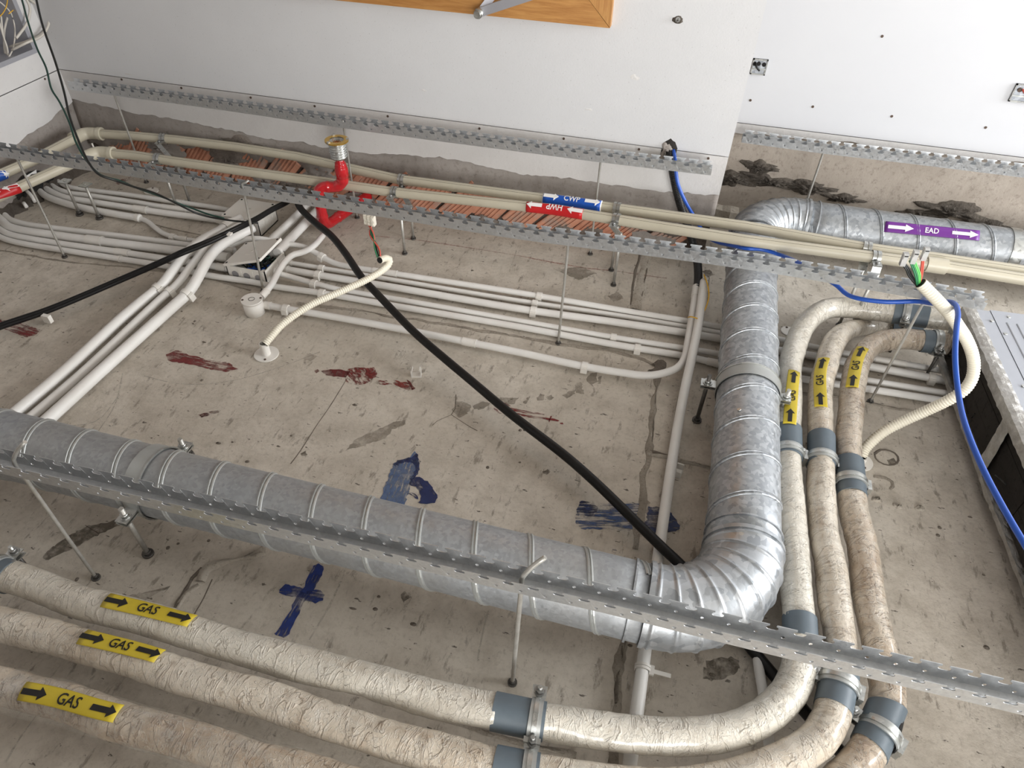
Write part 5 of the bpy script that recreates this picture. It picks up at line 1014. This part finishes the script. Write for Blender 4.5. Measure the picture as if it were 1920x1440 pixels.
# cable tie on the conduit below the duct
tie = thing('cable_tie', 'white cable tie with a short tail round the conduit below the duct', 'cable tie', at(1207, 1255, .02)); tpth = Path(fil([(1212, 1200, .02), (1205, 1255, .02), (1196, 1320, .02)], 0), ds=.02); u = tpth.u_at(1206, 1252); rt = wid(1262, 850, 21, .025) / 2
MB().shell(tpth, rt, rt + .0018, u - .004, u + .001, 22).shell(tpth, rt, rt + .0018, u + .002, u + .007, 22).build('band', 'pvc2', tie)
p, t, n, b = tpth(u); MB().box((-.008, -.003, -.004), (.010, .003, .005), (t, n, np.cross(t, n)), p - b * -1 * 0 + np.array([rt + .003, -.002, .004])).build('head', 'pvc2', tie); MB().box((0, -.004, 0), (.034, .004, .0012), ((1, 0, 0), (0, 1, 0), (0, 0, 1)), p + np.array([rt + .004, -.004, .004])).build('tail', 'pvc2', tie)

# ================================================================== AIR UNIT
A0 = at(1757, 665, .05); ux0 = A0[0]; uy0 = A0[1]; yaw = np.array([.055, -1, 0]); yaw /= np.linalg.norm(yaw); side = np.array([1, .055, 0]); side /= np.linalg.norm(side); z = np.array([0, 0, 1.0])
unit = thing('ceiling_air_unit', 'large grey metal air unit with foil-taped black side at the right edge', 'air conditioner', A0); o0 = np.array([ux0, uy0, 0]); AX = (side, yaw, z)
TOP = .215; LU = 1.15
MB().box((.012, .012, .06), (.95, LU, TOP - .012), AX, o0).build('insulated_body', 'foam_black', unit)
mpan = MB()
for k in range(3):
    for i in range(6): mpan.box((.006, .02 + i * .19, .064 + k * .048), (.0125, .02 + i * .19 + .186, .064 + k * .048 + .046), AX, o0)
nI = 0
for k in range(3):
    for i in range(6): MB().box((.0075 + .002 * rng.random(), .016 + i * .19, .062 + k * .047), (.0125, .016 + i * .19 + .187, .062 + k * .047 + .0455), AX, o0).build('insulation_pad', 'foam_black', unit)
PX = .026
MB().box((PX, .004, TOP - .003), (PX + .034, LU, TOP), AX, o0).build('edge_flange', 'unit', unit)
MB().box((PX + .0355, .0, TOP - .006), (.97, LU, TOP + .001), AX, o0).build('panel', 'unit', unit)
MB().box((PX + .034, .0, TOP - .01), (PX + .036, LU, TOP - .004), AX, o0).build('panel_gap', 'dark', unit)
rb_ = MB()
for x in (.088, .112): rb_.tube(Path([o0 + side * x + yaw * .05 + z * (TOP - .0002), o0 + side * x + yaw * (LU - .05) + z * (TOP - .0002)], ds=9), .003, 8)
rb_.build('pressed_rib', 'unit', unit)
for x, y in ((.052, .05), (.070, .10), (.10, .022), (.052, .3), (.07, .38)): q = o0 + side * x + yaw * y + z * TOP; MB().cyl(q, q + z * .003, .0048, 8).build('panel_screw', 'zinc', unit)
def foil(P, w, dirs, nm='foil_strip', mat='foil', amp=.0007):
    p = Path(P, ds=.012); rows = []; nn = max(2, int(p.L / .012))
    for i in range(nn + 1):
        q = p(p.L * i / nn)[0]; rows.append([q + np.asarray(d) * w * f + np.asarray(e) * amp * rng.normal() for d, f, e in dirs])
    return MB().rings(rows, False, smooth=False).build(nm, mat, unit, solid=.0012)
zz = np.zeros(3)
E0 = o0 + z * TOP
# taped corner edge: wraps from the side face round to the room-facing edge
foil([E0 + yaw * .0 - side * .004, E0 + yaw * .3 - side * .004, E0 + yaw * .7 - side * .004, E0 + yaw * LU - side * .004], 1, [(z, -.028, side), (z, -.014, side), (z, -.002, side), (side * .010 + z * .002, 1, z), (side * .020 + z * .003, 1, z), (side * .030 + z * .001, 1, z)])
foil([o0 + z * .05, o0 + z * .10 + side * .002, o0 + z * .16, E0], 1, [(yaw, -.012, side), (yaw, -.004, side), (yaw, .006, side), (yaw, .016, side)], 'corner_foil')
lowp = [o0 + z * .05, at(1775, 712, .05), at(1800, 778, .05), at(1832, 868, .05), at(1852, 925, .05), at(1890, 1020, .05), at(1935, 1140, .05)]
foil(lowp, 1, [(z, -.012, side), (z, 0, side), (side, .007, z), (side, .016, z), (side, .024, z)], 'lower_foil_strip')
foil([at(1836, 880, .055), at(1862, 838, .12), at(1890, 790, TOP - .02)], 1, [(yaw, -.020, side), (yaw, -.008, side), (yaw, .006, side), (yaw, .020, side)], 'diagonal_foil_strip')
foil([at(1748, 690, .03), at(1754, 678, .04), at(1762, 660, .06), at(1772, 640, .09), at(1790, 612, .14)], 1, [(yaw, -.010, side), (yaw, 0, side), (yaw, .010, side)], 'torn_foil', amp=.004)
for P in ([at(1765, 668, .085), at(1800, 668, .09), at(1842, 674, .10)], [at(1785, 778, .085), at(1822, 778, .09), at(1870, 782, .10)], [at(1848, 640, .14), at(1842, 700, .09), at(1838, 780, .075)], [at(1862, 890, .09), at(1890, 900, .10), at(1925, 915, .11)]):
    Q = [q - side * ((q - o0) @ side - .003) for q in P]; MB().tube(Path(Q, ds=.02), .0018, 6).build('binding_wire', 'thinblack', unit)
# ================================================================== CABLES IN THE WALL NICHE
def niche(px, py, x): return atx(px, py, x)
nd = [([(22, -20), (17, 20), (8, 60), (9, 95), (12, 110), (6, 130)], 'whitecable', .006), ([(2, 30), (5, 60), (11, 90), (13, 108), (9, 118)], 'whitecable', .005), ([(-2, 40), (7, 70), (14, 92), (15, 108), (12, 120)], 'whitecable', .005), ([(-12, -5), (5, 8), (20, 24), (27, 46), (28, 66), (24, 92), (16, 108)], 'whitecable', .004)]
for i, (pp, mt, r) in enumerate(nd): cable(['pale cable hanging in the wall niche at upper left, thickest', 'pale cable in the wall niche, second, running to the sill', 'pale cable in the wall niche, third, running to the sill', 'pale cable bowing out in the wall niche'][i], [niche(x, y, XL - .05 + .012 * i) for x, y in pp], r * .6, mt, 'niche_cable', 'cable', 'cables in the wall niche', seg=7)
for i, pp in enumerate(([(52, -4), (68, 8), (82, 22), (90, 38), (88, 52), (76, 66), (62, 73), (40, 81), (18, 88)], [(48, -4), (56, 14), (54, 34), (48, 48), (38, 62), (30, 72)], [(86, 20), (92, 40), (87, 56), (74, 70), (50, 80), (22, 94)])):
    cable(['white cable looping out of the niche onto the wall', 'short white cable leaving the niche edge', 'second white cable looping out of the niche'][i], [niche(x, y, XL + .012 + .014 * i - (.05 if x < 30 else 0)) for x, y in pp], .0042, 'whitecable', 'niche_cable', 'cable', 'cables in the wall niche', seg=7)
for i, pp in enumerate(([(15, -6), (12, 12), (6, 24), (-4, 34)], [(40, -6), (34, 8), (26, 18), (16, 26)])): cable(['thin yellow wire across the niche, left', 'thin yellow wire across the niche, right'][i], [niche(x, y, XL - .01) for x, y in pp], .0016, 'yellowwire', 'yellow_wire', 'wire', 'yellow wires in the niche', seg=6)
